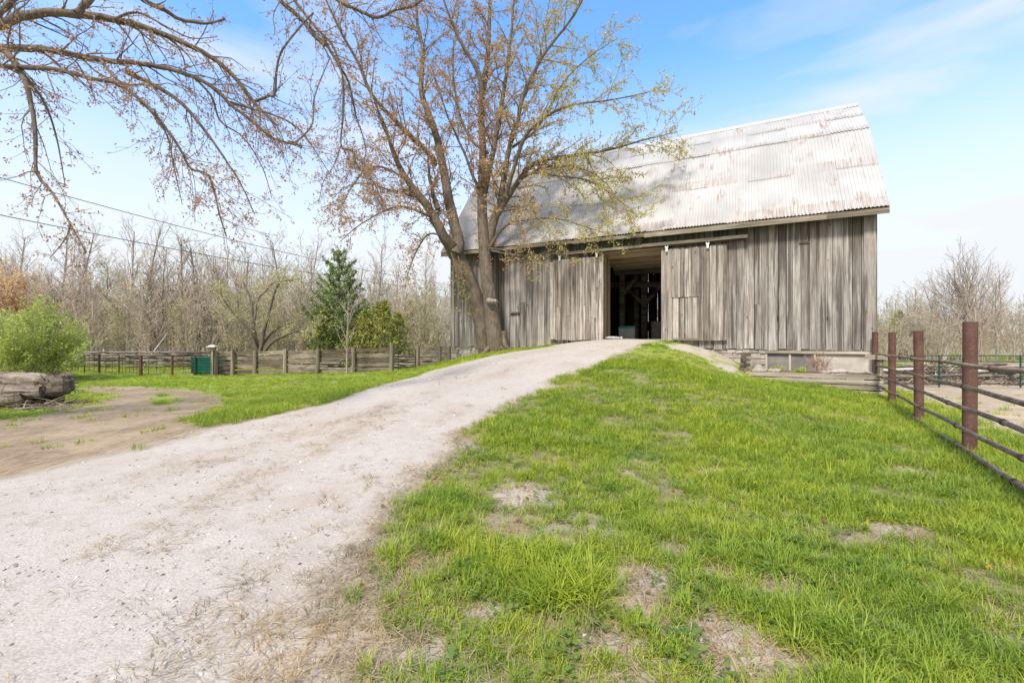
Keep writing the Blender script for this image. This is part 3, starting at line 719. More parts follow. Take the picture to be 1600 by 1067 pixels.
for k in range(5):
    zn, zf = [(1.19,1.08),(.90,.76),(.635,.49),(.365,.20),(.105,-.09)][k]
    mb = MB(); pts = []
    off = np.array([-FD[1], FD[0]])*.095
    for t in np.linspace(-7.5, 8.15, 24):
        c = fpt(t)+off; zz = np.interp(t, [-1.75, 8.2], [zn, zf]) if t > -1.75 else zn+.02*(-1.75-t)*.3
        pts.append((c[0]-6.03, c[1]-6, zz+.010*math.sin(t*1.9+k*2)))
    mb.tube(pts, .028, 10, .5); rl = mb.build('rail', M['rail'], pf_, True)
    rr_ = np.random.RandomState(k+5)
    for t in np.arange(-6+rr_.rand()*2, 8, 1.9+.3*rr_.rand()):
        i = np.interp(t, np.linspace(-7.5, 8.15, 24), np.arange(24)); i0 = int(i); p = np.array(pts[i0]); q = np.array(pts[min(23, i0+1)]); p = p+(q-p)*(i-i0); d = (q-np.array(pts[i0])); d /= np.linalg.norm(d)
        cm = MB(); cm.tube([p-d*.035, p-d*.025, p+d*.025, p+d*.035], [.030,.037,.037,.030], 10, .3); cm.build('coupling', M['rust'], rl, True)

# ---- green panel fence across the paddock
M['green_pipe'] = simple('green_pipe', (.014,.062,.05), .45, .2)
GF0 = np.array([11.3, 19.0]); GF1 = np.array([34., 17.2])
gf = empty('panel_fence', (GF0[0], GF0[1], 0), 0, 'dark green metal panel fence crossing the paddock in front of the wood piles', 'fence')
L_ = float(np.hypot(*(GF1-GF0))); D_ = (GF1-GF0)/L_
for k in range(8):
    c = D_*3.05*k; g0 = -.45
    mb = MB(); mb.tube([(c[0],c[1],g0),(c[0],c[1],.86)], .028, 8, .5); mb.build('post', M['green_pipe'], gf, True)
for k, z in enumerate([.84,.60,.38,.16,-.08,-.30]):
    mb = MB(); mb.tube([(0,0,z),(D_[0]*11,D_[1]*11,z-.01),(D_[0]*22,D_[1]*22,z)], .019, 6, .5); mb.build('rail', M['green_pipe'], gf, True)

# ------------------------------------------------------------------ fences in the field at the left
def rail_board(mb, p, q, ht, th, r, tint):
    """a slightly bowed, slightly ragged board"""
    p = np.array(p, float); q = np.array(q, float); n = 6; d = q-p; d[2] = 0; d /= np.linalg.norm(d); a = np.array([-d[1], d[0], 0]); bow = r.uniform(-.02,.02); rings = []
    for i in range(n):
        t = i/(n-1); c = p+(q-p)*t+np.array([0,0,bow*math.sin(math.pi*t)]); hh = ht*(1+r.uniform(-.07,.07))
        rings += [c-a*th/2-(0,0,hh/2), c+a*th/2-(0,0,hh/2), c+a*th/2+(0,0,hh/2), c-a*th/2+(0,0,hh/2)]
    Fc = [(i*4+j, i*4+(j+1)%4, i*4+4+(j+1)%4, i*4+4+j) for i in range(n-1) for j in range(4)]+[(3,2,1,0),(n*4-4,n*4-3,n*4-2,n*4-1)]
    mb.add(rings, np.array(Fc), tint)
r = np.random.RandomState(17)
bfpx = [(337,24.6),(363,24.8),(398,25),(445,24.8),(496,24.4),(552,24.6),(612,24.8)]
org = world_pt(337, 0, 24.6)[:2]
bf = empty('board_fence', (org[0], org[1], h1(*org)), 0, 'long weathered grey board fence with uneven planks along the far edge of the lawn', 'fence')
fz = h1(*org); prev = None
for k, (px, Y) in enumerate(bfpx):
    c = world_pt(px, 0, Y)[:2]; g0 = h1(*c); x, y = c[0]-org[0], c[1]-org[1]; H_ = 1.38+r.uniform(-.04,.1)+(.12 if px == 612 else 0)
    mb = MB(); mb.tube([(x,y,g0-fz-.1),(x+.02,y,g0-fz+.7),(x+r.uniform(-.03,.03),y,g0-fz+H_)], [.11,.10,.095] if px != 612 else .13, 9, .4+.4*r.rand(), wob=.05, rng=r); mb.build('post', M['post_wood'], bf)
    if prev:
        nb = 5
        for b in range(nb):
            if k == 5 and b == 1: continue
            mb = MB(); za = .17+b*.26+r.uniform(-.03,.03); zb = .17+b*.26+r.uniform(-.05,.05)
            rail_board(mb, (prev[0]-.05,prev[1]+.12,prev[2]+za), (x+.05,y+.12,g0-fz+zb), .18+.045*r.rand(), .03, r, r.rand()); mb.build('rail', M['rail_wood'], bf)
    prev = (x, y, g0-fz)
# short board fence running to the barn corner
pts = [world_pt(p, 0, Y)[:2] for p, Y in ((653,23.6),(687,22.6),(702,22.0))]
o0 = pts[0]; g00 = h1(*o0)
sf = empty('short_fence', (o0[0], o0[1], g00), 0, 'short run of brown board fence ending at the left corner of the barn', 'fence')
prev = None
for c in pts:
    x, y = c-o0; g0 = h1(*c)-g00; top = CAMZ+(530-541)/F*c[1]*0-.36-g00
    mb = MB(); mb.tube([(x,y,g0-.1),(x,y,top+.03)], .09, 9, .4, wob=.05, rng=r); mb.build('post', M['post_wood'], sf)
    if prev is not None:
        for b in range(4):
            mb = MB(); z = top-.09-b*.27+r.uniform(-.02,.02); rail_board(mb, (prev[0]-.03,prev[1]+.11,z), (x+.03,y+.11,z+r.uniform(-.02,.02)), .17, .03, r, .2+.5*r.rand()); mb.build('rail', M['rail_wood'], sf)
    prev = (x, y)
# farm gate between the two
ga = world_pt(622, 0, 24.4)[:2]; gb = world_pt(649, 0, 23.8)[:2]; g00 = h1(*ga)
gt = empty('farm_gate', (ga[0], ga[1], g00), math.atan2(gb[1]-ga[1], gb[0]-ga[0]), 'small dark tubular farm gate between the two board fences', 'gate'); L_ = float(np.hypot(*(gb-ga)))
mb = MB(); mb.tube([(0,0,.1),(0,0,1.05),(.05,0,1.15),(L_-.05,0,1.22),(L_,0,1.12),(L_,0,.1),(0,0,.1)], .025, 6, .3); mb.build('gate_frame', M['iron'], gt, True)
for z in (.35,.6,.85):
    mb = MB(); mb.tube([(0,0,z),(L_,0,z+.02)], .016, 6, .3); mb.build('bar', M['iron'], gt, True)
# dark pipe-and-mesh fence further left
wfp = [(105,27),(132,26.6),(155,26.2),(186,26),(220,24.8),(269,24.6),(305,25.2),(332,24.6)]
o0 = world_pt(220, 0, 24.8)[:2]; g00 = h1(*o0)
wf = empty('mesh_fence', (o0[0], o0[1], g00), 0, 'low dark metal mesh fence with rusty posts at the left edge of the lawn', 'fence'); prev = None
for k, (px, Y) in enumerate(wfp[:-1]):
    c = world_pt(px, 0, Y)[:2]; x, y = c-o0; g0 = h1(*c)-g00; big_ = px in (220, 269, 155)
    mb = MB(); mb.tube([(x,y,g0-.1),(x,y,g0+(1.15 if big_ else 1.1))], .085 if px == 220 else (.06 if big_ else .03), 9, .4); mb.build('post', M['rust'] if px in (220, 269) else M['iron'], wf, True)
    if prev:
        mb = MB()
        for z in (.15,.38,.6,.82,1.08): mb.tube([(prev[0],prev[1],prev[2]+z),(x,y,g0+z)], .012 if z < 1 else .02, 4, .4)
        n = max(2, int(math.hypot(x-prev[0], y-prev[1])/.42))
        for q in range(1, n):
            t_ = q/n; mb.tube([(prev[0]+(x-prev[0])*t_, prev[1]+(y-prev[1])*t_, prev[2]+.12), (prev[0]+(x-prev[0])*t_, prev[1]+(y-prev[1])*t_, g0+1.08)], .012, 4, .4)
        mb.build('mesh_panel', M['iron'], wf)
    prev = (x, y, g0)
# post with a small roofed bird box
c = world_pt(332, 0, 24.3)[:2]; g0 = h1(*c)
t = empty('birdhouse_post', (c[0], c[1], g0), 0, 'wooden post topped by a small roofed bird box beside the green trough', 'birdhouse')
mb = MB(); mb.box((-.065,-.065,-.1),(.065,.065,1.42),.6); mb.build('post', M['post_wood'], t)
mb = MB(); mb.box((-.12,-.11,1.42),(.12,.11,1.56),.5); bx = mb.build('box', M['rail_wood'], t)
mb = MB(); mb.box((-.24,-.18,1.565),(.24,.18,1.62),.95); mb.add([(-.2,-.15,1.62),(.2,-.15,1.62),(.2,.15,1.62),(-.2,.15,1.62),(-.12,0,1.70),(.12,0,1.70)], [(0,1,5,4),(2,3,4,5),(1,2,5),(3,0,4)], .9); mb.build('roof', M['lumber'], t)
mb = MB(); mb.tube([(0,-.112,1.49),(0,-.118,1.49)], .025, 10, 0); mb.build('entry_hole', M['black'], bx)
# green steel feed trough behind the fence
c = world_pt(331, 0, 25.6)[:2]; g0 = h1(*c)
t = empty('feed_bin', (c[0], c[1], g0), 0, 'dark green ribbed metal feed bin standing behind the bird box post', 'bin')
mb = MB(); mb.box((-.95,-.3,.1),(.95,.3,.95),.5)
for k in range(5): mb.box((-.96,-.325,.16+k*.17),(.96,-.302,.24+k*.17),.6)
m_gp = simple('green_steel', (.010,.085,.065), .45, .15); mb.build('body', m_gp, t)
mb = MB(); mb.box((-1.0,-.34,.952),(1.0,.34,.99),.7); mb.build('rim', m_gp, t)
for x in (-.8,.8):
    mb = MB(); mb.box((x-.06,-.25,-.05),(x+.06,.25,.098),.2); mb.build('foot', M['iron'], t)

# old split-rail (stacked log) fences behind
M['grey_log'] = wood_mat('grey_log', (.34,.30,.27), (.13,.115,.10), (.18,.155,.13), 'X')
def split_fence(a, b, n, lab, hgt=1.0, seed=1):
    r = np.random.RandomState(seed); a = np.array(a, float); b = np.array(b, float); g0 = h1(*a)
    t = empty('split_rail_fence', (a[0], a[1], g0), 0, lab, 'fence'); d = (b-a)/n
    for k in range(n):
        for q in range(6):
            p = d*k; e = d*(k+1); off = .25*(1 if (k+q) % 2 else -1); off2 = -off; z = q*hgt/6+.1
            mb = MB(); mb.tube([(p[0]-d[0]*.06,p[1]+off,z+r.uniform(-.03,.05)),((p[0]+e[0])/2,(p[1]+off)/2+(e[1]+off2)/2,z+r.uniform(-.04,.06)),(e[0]+d[0]*.06,e[1]+off2,z+r.uniform(-.03,.05))], [.065,.075,.06], 6, r.rand(), wob=.15, rng=r)
            mb.build('rail', M['grey_log'], t)
split_fence((-31, 32), (-17.5, 30.5), 5, 'grey zigzag split rail fence of stacked logs behind the mesh fence', 1.15, 1)
split_fence((-16.5, 31), (-3.5, 28), 5, 'grey zigzag split rail fence seen through the long board fence', 1.0, 2)
# ------------------------------------------------------------------ log pile on the left
m = NT('old_log'); v = m.noise(3.5, 6, .7, None, (.25,1,1)); v2 = m.noise(14, 5, .7, None, (.15,1,1))
c = m.mix(m.rng(v, .35, .65), (.075,.058,.045), (.36,.30,.245)); c = m.mix(m.math('MULTIPLY', m.rng(v2, .48, .7), .8), c, (.07,.055,.045)); c = m.mix(1.0, c, m.ramp(m.attr('tint'), [(0,(.6,.6,.6)),(1,(1.2,1.2,1.2))]), 'MULTIPLY'); m.col(c); m.bump(v2, .8, .03); M['old_log'] = m.m
def log(nm, p, q, r0, r1, seed, lab, cat='log', group=None, sides=30, wob=.16, mat=None, bend=.06, n=70):
    r = np.random.RandomState(seed); p = np.array(p, float); q = np.array(q, float); pts = []; rr = []
    L_ = np.linalg.norm(q-p)
    for i in range(n):
        t = i/(n-1); c = p+(q-p)*t; c = c+np.array([0, 0, bend*L_*.3*math.sin(math.pi*t)])+r.uniform(-.01,.01,3); pts.append(c-p); rr.append((r0+(r1-r0)*t)*(1+.10*math.sin(t*9+seed)+r.uniform(-.06,.06))*(1 if 0 < i < n-1 else .82))
    ang = math.atan2(q[1]-p[1], q[0]-p[0]); ca, sa = math.cos(-ang), math.sin(-ang)
    pts = [np.array([v[0]*ca-v[1]*sa, v[0]*sa+v[1]*ca, v[2]]) for v in pts]
    mb = MB(); mb.tube(pts, rr, sides, r.rand(), wob=0, rng=r, cap=False); V = mb.v[0]; C_ = np.repeat(np.array(pts), sides, 0); k_ = len(V)
    an = np.tile(np.arange(sides)/sides*6.283, n); al = np.repeat(np.arange(n)/n*L_, sides)
    q_ = 1+1.5*wob*(vnoise(np.cos(an)*2.2+seed, np.sin(an)*2.2+al*.7, 1, seed, 3)-.5)*2+.9*wob*(vnoise(an*6, al*1.2, 1, seed+3, 2)-.5)*2
    mb.v[0] = C_+(V-C_)*q_[:, None]; mb.add(mb.v[0][:sides], [list(range(sides))[::-1]], .2); mb.add(mb.v[0][-sides:], [list(range(sides))], .2)
    o = mb.build(nm, mat or M['old_log'], None, sides < 12); o.location = p; o.rotation_euler = (0,0,ang)
    return setp(o, lab, cat, group)
lg = 'weathered logs heaped at the left edge'
A = hit(8, 640); zg = h1(*A)
log('log', world_pt(-170,596,11.6), world_pt(70,597,11.4), .17, .19, 1, 'long pale barkless log lying on top of the heap at left', group=lg)
log('log', world_pt(-120,622,11.0), world_pt(66,612,11.2), .15, .17, 2, 'dark split log under the pale top log of the heap', group=lg)
log('log', world_pt(-60,612,12.0), world_pt(105,600,11.7), .20, .20, 3, 'thick dark log behind the top log of the heap', group=lg)
log('log', world_pt(-80,640,10.6), world_pt(34,622,10.9), .13, .12, 4, 'low mossy log at the front of the heap', group=lg)
log('log', world_pt(-150,655,10.9), world_pt(58,628,11.3), .15, .17, 6, 'dark half buried log at the bottom right of the heap', group=lg)
log('log', world_pt(-90,668,10.4), world_pt(12,652,10.5), .12, .10, 7, 'small dark log on the ground at the front left of the heap', group=lg)
log('log', world_pt(-200,640,12.2), world_pt(96,622,12.1), .18, .17, 8, 'dark log under the back of the heap beside the root burl', group=lg)
# root burl at the end
o = rock('log_burl', *world_pt(84,602,11.5), .40, .32, .27, 77, 'gnarled dark root burl at the right end of the log heap', lg, M['old_log'], 'burl')
c = world_pt(20, 624, 10.4)
mb = MB(); mb.tube([(0,0,0),(.5,.03,.05),(.9,0,.02),(1.35,-.05,-.05)], [.018,.024,.02,.01], 6, .9); mb.tube([(.6,.02,.05),(.8,.1,.16),(.95,.12,.2)], [.012,.009,.005], 5, .9)
o = mb.build('fallen_branch', M['grey_log'], None, True); o.location = (c[0], c[1], h1(c[0], c[1])+.07); setp(o, 'thin pale fallen branch on the grass in front of the log heap', 'branch')

# ------------------------------------------------------------------ wood piles and debris in the paddock
r = np.random.RandomState(31)
for k in range(64):
    x = r.uniform(12.3, 38); y = r.uniform(20.0, 24.5); a = r.uniform(-.5, .5); L_ = r.uniform(1.6, 4); z = -.42+r.uniform(0, .75)*max(0, 1-abs(y-22)/2.6)
    far = k % 3
    log('log', (x-L_/2*math.cos(a), y-L_/2*math.sin(a), z), (x+L_/2*math.cos(a), y+L_/2*math.sin(a), z+r.uniform(-.1,.15)), r.uniform(.06,.14), r.uniform(.05,.12), 200+k,
        ['dark','pale grey','brown'][far]+(' thick' if L_ > 2.9 else ' short' if L_ < 2.2 else '')+' log heaped behind the green panel fence, '+('left end' if x < 16 else 'left of middle' if x < 21 else 'near the middle' if x < 26 else 'right of middle' if x < 32 else 'right end')+(' front' if y < 22 else ' back'), group='logs heaped beyond the green fence', mat=[M['old_log'], M['grey_log'], M['old_log']][far], sides=8, n=7)
# wires overhead
M['wire'] = simple('wire', (.03,.03,.035), .6, bump=0)
for (a, b, sag, lab) in ((world_pt(-160,232,22), world_pt(760,452,62), 1.0, 'upper thin black power line crossing the sky above the woods'), (world_pt(-160,303,20), world_pt(760,458,60), .8, 'lower thin black power line crossing the sky above the woods')):
    n = 30; pts = [(b-a)*i/(n-1)+np.array([0,0,-sag*4*(i/(n-1))*(1-i/(n-1))]) for i in range(n)]
    mb = MB(); mb.tube(pts, .022, 5, .3); o = mb.build('power_line', M['wire']); o.location = a; setp(o, lab, 'power line', 'power lines over the field')
# rough heaps of brush, bark and straw among the logs (uncountable)
m_ = MB(); r = np.random.RandomState(91)
for k in range(5200):
    cx_, cy_, w1, w2, hh = [(15,21.6,3.0,1.3,.6),(20.5,22.4,3.6,1.5,.8),(26.5,21.8,4,1.6,.75),(33,22.5,4,1.6,.8),(17.5,20.4,2.5,.8,.25),(24,20.3,4,.9,.25)][k % 6]
    a_ = r.normal()*.5; b_ = r.normal()*.5; x = cx_+a_*w1; y = cy_+b_*w2; zt_ = hh*math.exp(-(a_*a_+b_*b_)*1.6)*r.rand()**.4; L_ = r.uniform(.15,.75); th = r.rand()*6.283; el = r.normal()*.35
    p = np.array([x, y, -.5+zt_+.03]); d = np.array([math.cos(th)*math.cos(el), math.sin(th)*math.cos(el), math.sin(el)])*L_/2; w_ = r.uniform(.012,.05)
    m_.beam(p-d, p+d, w_, w_*.5, r.rand())
m_mat = leafmat_early = NT('debris'); m_mat.col(m_mat.ramp(m_mat.attr('tint'), [(0,(.13,.085,.06)),(.45,(.28,.20,.14)),(.8,(.42,.33,.24)),(1,(.58,.54,.50))])); M['debris'] = m_mat.m
o = m_.build('brush_heap', M['debris']); setp(o, 'brown heaps of brush, bark and straw piled along the green panel fence', 'debris', None, 'stuff')
# pale boards and sheets lying on the heaps
for k, (x, y, z, a, L_, lab) in enumerate([(14.2,20.9,-.02,.2,2.4,'pale board lying on the left end of the brown heap'),(17.2,21.2,.05,-.15,2.8,'long pale board across the middle of the brown heap'),(22.4,21.0,.08,.1,2.2,'pale grey board on the brown heap toward the right'),(13.0,20.6,.10,.5,1.3,'short white board propped at the left end of the heap by the barn corner')]):
    mb = MB(); mb.box((-L_/2,-.14,0),(L_/2,.14,.04),.95,jit=.01,rng=r); o = mb.build('board', M['lumber']); o.location = (x,y,z); o.rotation_euler = (.12,-.05,a); setp(o, lab, 'board', 'boards on the heap')
# torn root fibres sticking out of the burl on the left heap
rb = np.random.RandomState(5); c = world_pt(88, 598, 11.4); mb = MB()
for k in range(46):
    d = rb.normal(size=3); d[0] = abs(d[0])*.9; d /= np.linalg.norm(d); p = d*np.array([.34,.24,.2]); L_ = rb.uniform(.10,.28)
    mb.tube([p*.7, p+d*L_*.5+rb.normal(size=3)*.02, p+d*L_+rb.normal(size=3)*.05], [.03,.018,.004], 5, rb.rand(), wob=.2, rng=rb)
o2 = mb.build('roots', M['old_log'], bpy.data.objects['log_burl'])
# dead twigs tangled round the foot of the log heap
rb = np.random.RandomState(15); mb = MB(); 
for k in range(150):
    q = world_pt(rb.uniform(-20,118), 0, rb.uniform(10.4,11.9)); z = h1(q[0], q[1])+rb.uniform(0,.12); th = rb.rand()*6.283; L_ = rb.uniform(.15,.55); d = np.array([math.cos(th), math.sin(th), rb.uniform(-.1,.6)])*L_
    p = np.array([q[0], q[1], z]); mb.tube([p, p+d*.5+rb.normal(size=3)*.03, p+d], [.009,.007,.003], 4, rb.rand())
o = mb.build('twig_litter', M['debris']); setp(o, 'tangle of dead twigs round the foot of the log heap', 'twigs', None, 'stuff')
# ------------------------------------------------------------------ vegetation helpers
def bark(name, a, b, sc_=14, moss=None):
    m = NT(name); v = m.noise(sc_, 6, .7, None, (1,1,.22)); v2 = m.noise(2.2, 4, .6); v3 = m.noise(60, 3, .6)
    c = m.mix(m.rng(v, .32, .66), a, b); c = m.mix(m.math('MULTIPLY', m.rng(v2, .45, .7), .5), c, tuple(x*.65 for x in a))
    if moss: c = m.mix(m.math('MULTIPLY', m.rng(m.noise(5, 5, .7), .55, .7), .6), c, moss)
    m.col(c); m.rough(.95); m.bump(v, .9, .03); return m.m
def leafmat(name, stops, trans=.35):
    m = NT(name); c = m.ramp(m.attr('tint'), stops); m.col(c); m.rough(.7)
    tr_ = m.n('ShaderNodeBsdfTranslucent'); m.l(c, tr_.inputs['Color']); mxs = m.n('ShaderNodeMixShader'); mxs.inputs[0].default_value = trans
    o = m.t.nodes['Material Output']; m.l(m.b.outputs[0], mxs.inputs[1]); m.l(tr_.outputs[0], mxs.inputs[2]); m.l(mxs.outputs[0], o.inputs['Surface']); return m.m
M['bark'] = bark('maple_bark', (.085,.066,.052), (.24,.195,.155), 16, (.19,.17,.07))
M['bark_grey'] = bark('grey_bark', (.22,.195,.17), (.46,.42,.38), 12)
M['bark_pale'] = bark('pale_bark', (.34,.31,.28), (.60,.57,.53), 8)
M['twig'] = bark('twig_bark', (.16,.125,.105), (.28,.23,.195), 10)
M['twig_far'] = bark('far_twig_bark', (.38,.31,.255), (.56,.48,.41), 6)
M['buds'] = leafmat('red_buds', [(0,(.26,.13,.075)),(.3,(.42,.22,.12)),(.55,(.58,.37,.19)),(.75,(.50,.38,.19)),(1,(.54,.52,.14))])
M['buds_green'] = leafmat('green_buds', [(0,(.30,.15,.07)),(.3,(.34,.22,.10)),(.55,(.36,.32,.08)),(1,(.46,.46,.09))])

class Tree:
    """branch skeleton -> tubes (vectorised) and bud or leaf faces"""
    def __init__(s, seed): s.r = np.random.RandomState(seed); s.br = {}; s.cl = []
    def put(s, P, rad, lev): s.br.setdefault((len(P), lev), []).append((np.array(P), np.array(rad)))
    def rdir(s, d, ang):
        r = s.r.normal(size=3); r -= r.dot(d)*d; r /= np.linalg.norm(r)+1e-9
        v = d*math.cos(ang)+r*math.sin(ang); return v/np.linalg.norm(v)
    def grow(s, p, d, L, rad, lev, cfg):
        r = s.r; n = cfg['seg'][min(lev, len(cfg['seg'])-1)]; P = [np.array(p)]; d = np.array(d)/np.linalg.norm(d); st = L/n
        up = cfg['up'][min(lev, len(cfg['up'])-1)]; cv = cfg['curl'][min(lev, len(cfg['curl'])-1)]; D = [d]
        for i in range(n):
            d = d+r.normal(size=3)*cv+np.array([0,0,up]); d /= np.linalg.norm(d); P.append(P[-1]+d*st); D.append(d)
        R_ = np.linspace(rad, max(rad*cfg.get('tip', .35), cfg['rmin']), n+1); s.put(P, R_, lev); s.kids(P, D, R_, L, lev, cfg)
    def kids(s, P, D, R_, L, lev, cfg, t0=None):
        r = s.r; n = len(P)-1
        if lev >= cfg['lev']:
            k = max(1, int(L*cfg['bud'])) if cfg['bud'] > 0 else 0
            for q in range(k):
                t = r.uniform(.15, 1)*n if q else n; i = min(int(t), n-1); s.cl.append(P[i]+(P[i+1]-P[i])*(t-i))
            return
        dens = cfg['dens'][min(lev, len(cfg['dens'])-1)]; k = int(L*dens+r.rand()); t0 = t0 if t0 is not None else cfg['t0'][min(lev, len(cfg['t0'])-1)]
        for q in range(k):
            t = t0+(1-t0)*(q+r.rand())/k; f = t*n; i = min(int(f), n-1); c = P[i]+(P[i+1]-P[i])*(f-i)
            ang = R(r.uniform(*cfg['ang'])); dd = s.rdir(D[i+1] if i+1 < len(D) else D[-1], ang)
            if cfg.get('flat') and lev == 0: dd[2] = abs(dd[2])*.6; dd /= np.linalg.norm(dd)
            lf = r.uniform(*cfg['len'])*(1-.55*t)*L
            lf = min(lf, cfg.get('lmax', [9,9,9,9,9])[min(lev, 4)]) ; lf = max(lf, cfg.get('lmin', .25))
            rr = min(R_[i]*cfg.get('rk', .55), cfg.get('rmax', [9]*5)[min(lev, 4)], .006+lf*.015 if cfg.get('thin', True) else 9); rr = max(rr, cfg['rmin'])
            s.grow(c, dd, lf, rr, lev+1, cfg)
    def limb(s, pts, r0, r1, lev, cfg, kids=True, t0=.15, sub=5, jit=.35):
        """a main limb through given points, smoothed, with children"""
        P = np.array(pts, float); n = len(P); out_ = []
        for i in range(n-1):
            a = P[max(i-1, 0)]; b = P[i]; c = P[i+1]; d = P[min(i+2, n-1)]
            for q in range(sub):
                t = q/sub; out_.append(.5*((2*b)+(-a+c)*t+(2*a-5*b+4*c-d)*t*t+(-a+3*b-3*c+d)*t**3))
        out_.append(P[-1]); out_ = np.array(out_)
        seg = np.linalg.norm(np.diff(out_, axis=0), axis=1); cum = np.concatenate([[0], np.cumsum(seg)]); L = cum[-1]
        rad = r0+(r1-r0)*(cum/L)**.8
        out_[1:-1] += s.r.normal(size=(len(out_)-2, 3))*np.minimum(rad[1:-1, None], .07)*jit*.35
        s.put(out_, rad, -1)
        D = np.gradient(out_, axis=0); D /= np.linalg.norm(D, axis=1)[:, None]
        if kids: s.kids(list(out_), list(D), rad, L, lev, cfg, t0)
    def mesh(s, sides=(7,5,4,3), trunk_lev=None, mb=None, tint=True, main=14, wob=.05, lev_filter=None):
        mb = mb or MB()
        for (n, lev), L in s.br.items():
            if lev_filter and not lev_filter(lev): continue
            if lev < 0:
                for P, rad in L: mb.tube(P, rad, main, s.r.rand(), wob=wob, rng=s.r)
                continue
            k = sides[min(lev, len(sides)-1)]; P = np.stack([a for a, b in L]); rad = np.stack([b for a, b in L]); B = len(P)
            T = np.gradient(P, axis=1); T /= np.linalg.norm(T, axis=2, keepdims=True)+1e-9
            d = P[:, -1]-P[:, 0]; d /= np.linalg.norm(d, axis=1, keepdims=True)+1e-9
            ref = np.where(np.abs(d[:, :1]) < .6, [[1., 0, 0]], [[0, 1., 0]])
            n1 = ref[:, None]-(T*ref[:, None]).sum(-1, keepdims=True)*T; n1 /= np.linalg.norm(n1, axis=2, keepdims=True)+1e-9; n2 = np.cross(T, n1)
            a = np.arange(k)*2*math.pi/k
            V = P[:, :, None]+rad[:, :, None, None]*(np.cos(a)[None, None, :, None]*n1[:, :, None]+np.sin(a)[None, None, :, None]*n2[:, :, None])
            base = (np.arange(B)*n*k)[:, None, None]; i = np.arange(n-1)[None, :, None]*k; j = np.arange(k)[None, None]; j2 = (j+1) % k
            Fc = np.stack([base+i+j, base+i+j2, base+i+k+j2, base+i+k+j], -1).reshape(-1, 4)
            mb.add(V.reshape(-1, 3), Fc, np.repeat(s.r.rand(B), (n-1)*k))
        return mb
    def studs(s, per_m, flt, zmin=-9):
        """bud clusters sitting right on the limbs"""
        r = s.r
        for (n, lev), L in s.br.items():
            if not flt(lev): continue
            for P, rad in L:
                q = int(np.linalg.norm(P[-1]-P[0])*per_m+r.rand())
                for _ in range(q):
                    t = r.uniform(0, n-1.001); i = int(t); c = P[i]+(P[i+1]-P[i])*(t-i); d = r.normal(size=3); d /= np.linalg.norm(d)
                    if c[2] > zmin and rad[i] < .2: s.cl.append(c+d*rad[i]*1.25)
    def leaves(s, k, size, spread, mb=None, tint=None, droop=0, elong=1.6):
        mb = mb or MB()
        if not s.cl: return mb
        C = np.repeat(np.array(s.cl), k, 0); N = len(C); r = s.r
        tn = np.repeat(r.rand(len(s.cl)), k)*.7+r.rand(N)*.3 if tint is None else tint(C, r)
        C = C+r.normal(size=(N, 3))*spread
        u = r.normal(size=(N, 3)); u[:, 2] -= droop; u /= np.linalg.norm(u, axis=1, keepdims=True); v = r.normal(size=(N, 3)); v -= (v*u).sum(1, keepdims=True)*u; v /= np.linalg.norm(v, axis=1, keepdims=True)
        z = (size*r.uniform(.6, 1.3, N))[:, None]
        V = np.stack([C, C+u*z*elong*.5+v*z*.4, C+u*z*elong, C+u*z*elong*.5-v*z*.4], 1).reshape(-1, 3)
        mb.add(V, np.arange(N*4).reshape(-1, 4), tn); return mb

# ------------------------------------------------------------------ the twin-trunk maple beside the barn
TY = 19.0
def PX(L, y0, dy):
    """points along a limb: photo direction at a true distance that shifts evenly from y0 by dy"""
    n = len(L); return [world_pt(a, b, y0+dy*i/max(1, n-1)) for i, (a, b) in enumerate(L)]
cfgM = dict(seg=[7,6,5,4], up=[.02,.015,.0,.0], curl=[.11,.13,.17,.2], dens=[2.3,3.6,5.0,4], t0=[.15,.1,.1], ang=(28,62), len=(.35,.6), lev=3, bud=9.0, rmin=.0048, rk=.36, lmax=[3.4,1.5,.62,.5,.5], lmin=.22, tip=.3)
base = np.array([world_pt(766, 549, TY)[0], TY, h1(world_pt(766, 549, TY)[0], TY)])
maple = empty('maple_tree', base, 0, 'big twin trunk maple with fresh orange and yellow buds growing against the barn wall', 'tree')
T = Tree(42); T2 = Tree(43)
def loc_(P): return [p-base for p in P]
def ML(L, dy, r0, r1, y0=TY, kids=True, t0=.15, tr=T, lev=1, cfg=None, **k):
    if r0 not in (.39, .36): r0 *= .74; r1 *= .6
    tr.limb(loc_(PX(L, y0, dy)), r0, r1, lev, cfg or cfgM, kids, t0, **k)
cfgS = dict(cfgM); cfgS.update(dens=[1.2,3,4,4])
trunks = MB()
# trunks
ML([(760,556),(757,530),(750,490),(738,452),(725,425),(712,396),(702,376)], -.2, .36, .33, 19.5, True, .8, T, 2)
ML([(776,556),(773,530),(770,500),(767,475),(761,435),(757,390),(754,340),(753,300)], .1, .36, .19, 18.9, True, .6, T, 2)
# root flares
for (a, b, c, d) in ((776,545,796,554),(772,546,770,556),(768,546,752,556),(790,549,806,553)):
    T.limb(loc_([world_pt(a-6,b-30,19.0), world_pt(a,b-8,18.8), world_pt(c,d,18.6)]), .17, .07, 3, cfgM, False)
ML([(706,384),(694,370),(673,331),(653,303),(630,272),(614,236),(600,195),(585,160)], -1.6, .34, .05)
ML([(712,396),(716,378),(700,307),(689,244),(677,197),(659,146),(661,79),(653,40),(648,-30)], .9, .35, .06)
ML([(685,327),(676,300),(669,256),(672,215)], .5, .16, .03, 18.6)
ML([(680,258),(673,244),(645,216),(618,189),(582,150),(559,98),(531,47),(500,-20)], -1.8, .17, .04, 19.2)
ML([(753,300),(754,236),(752,173),(761,98),(765,20),(768,-70)], 1.2, .25, .07)
ML([(754,322),(755,311),(771,236),(779,189),(791,118),(800,40),(806,-40)], -1.0, .20, .05, 19.1)
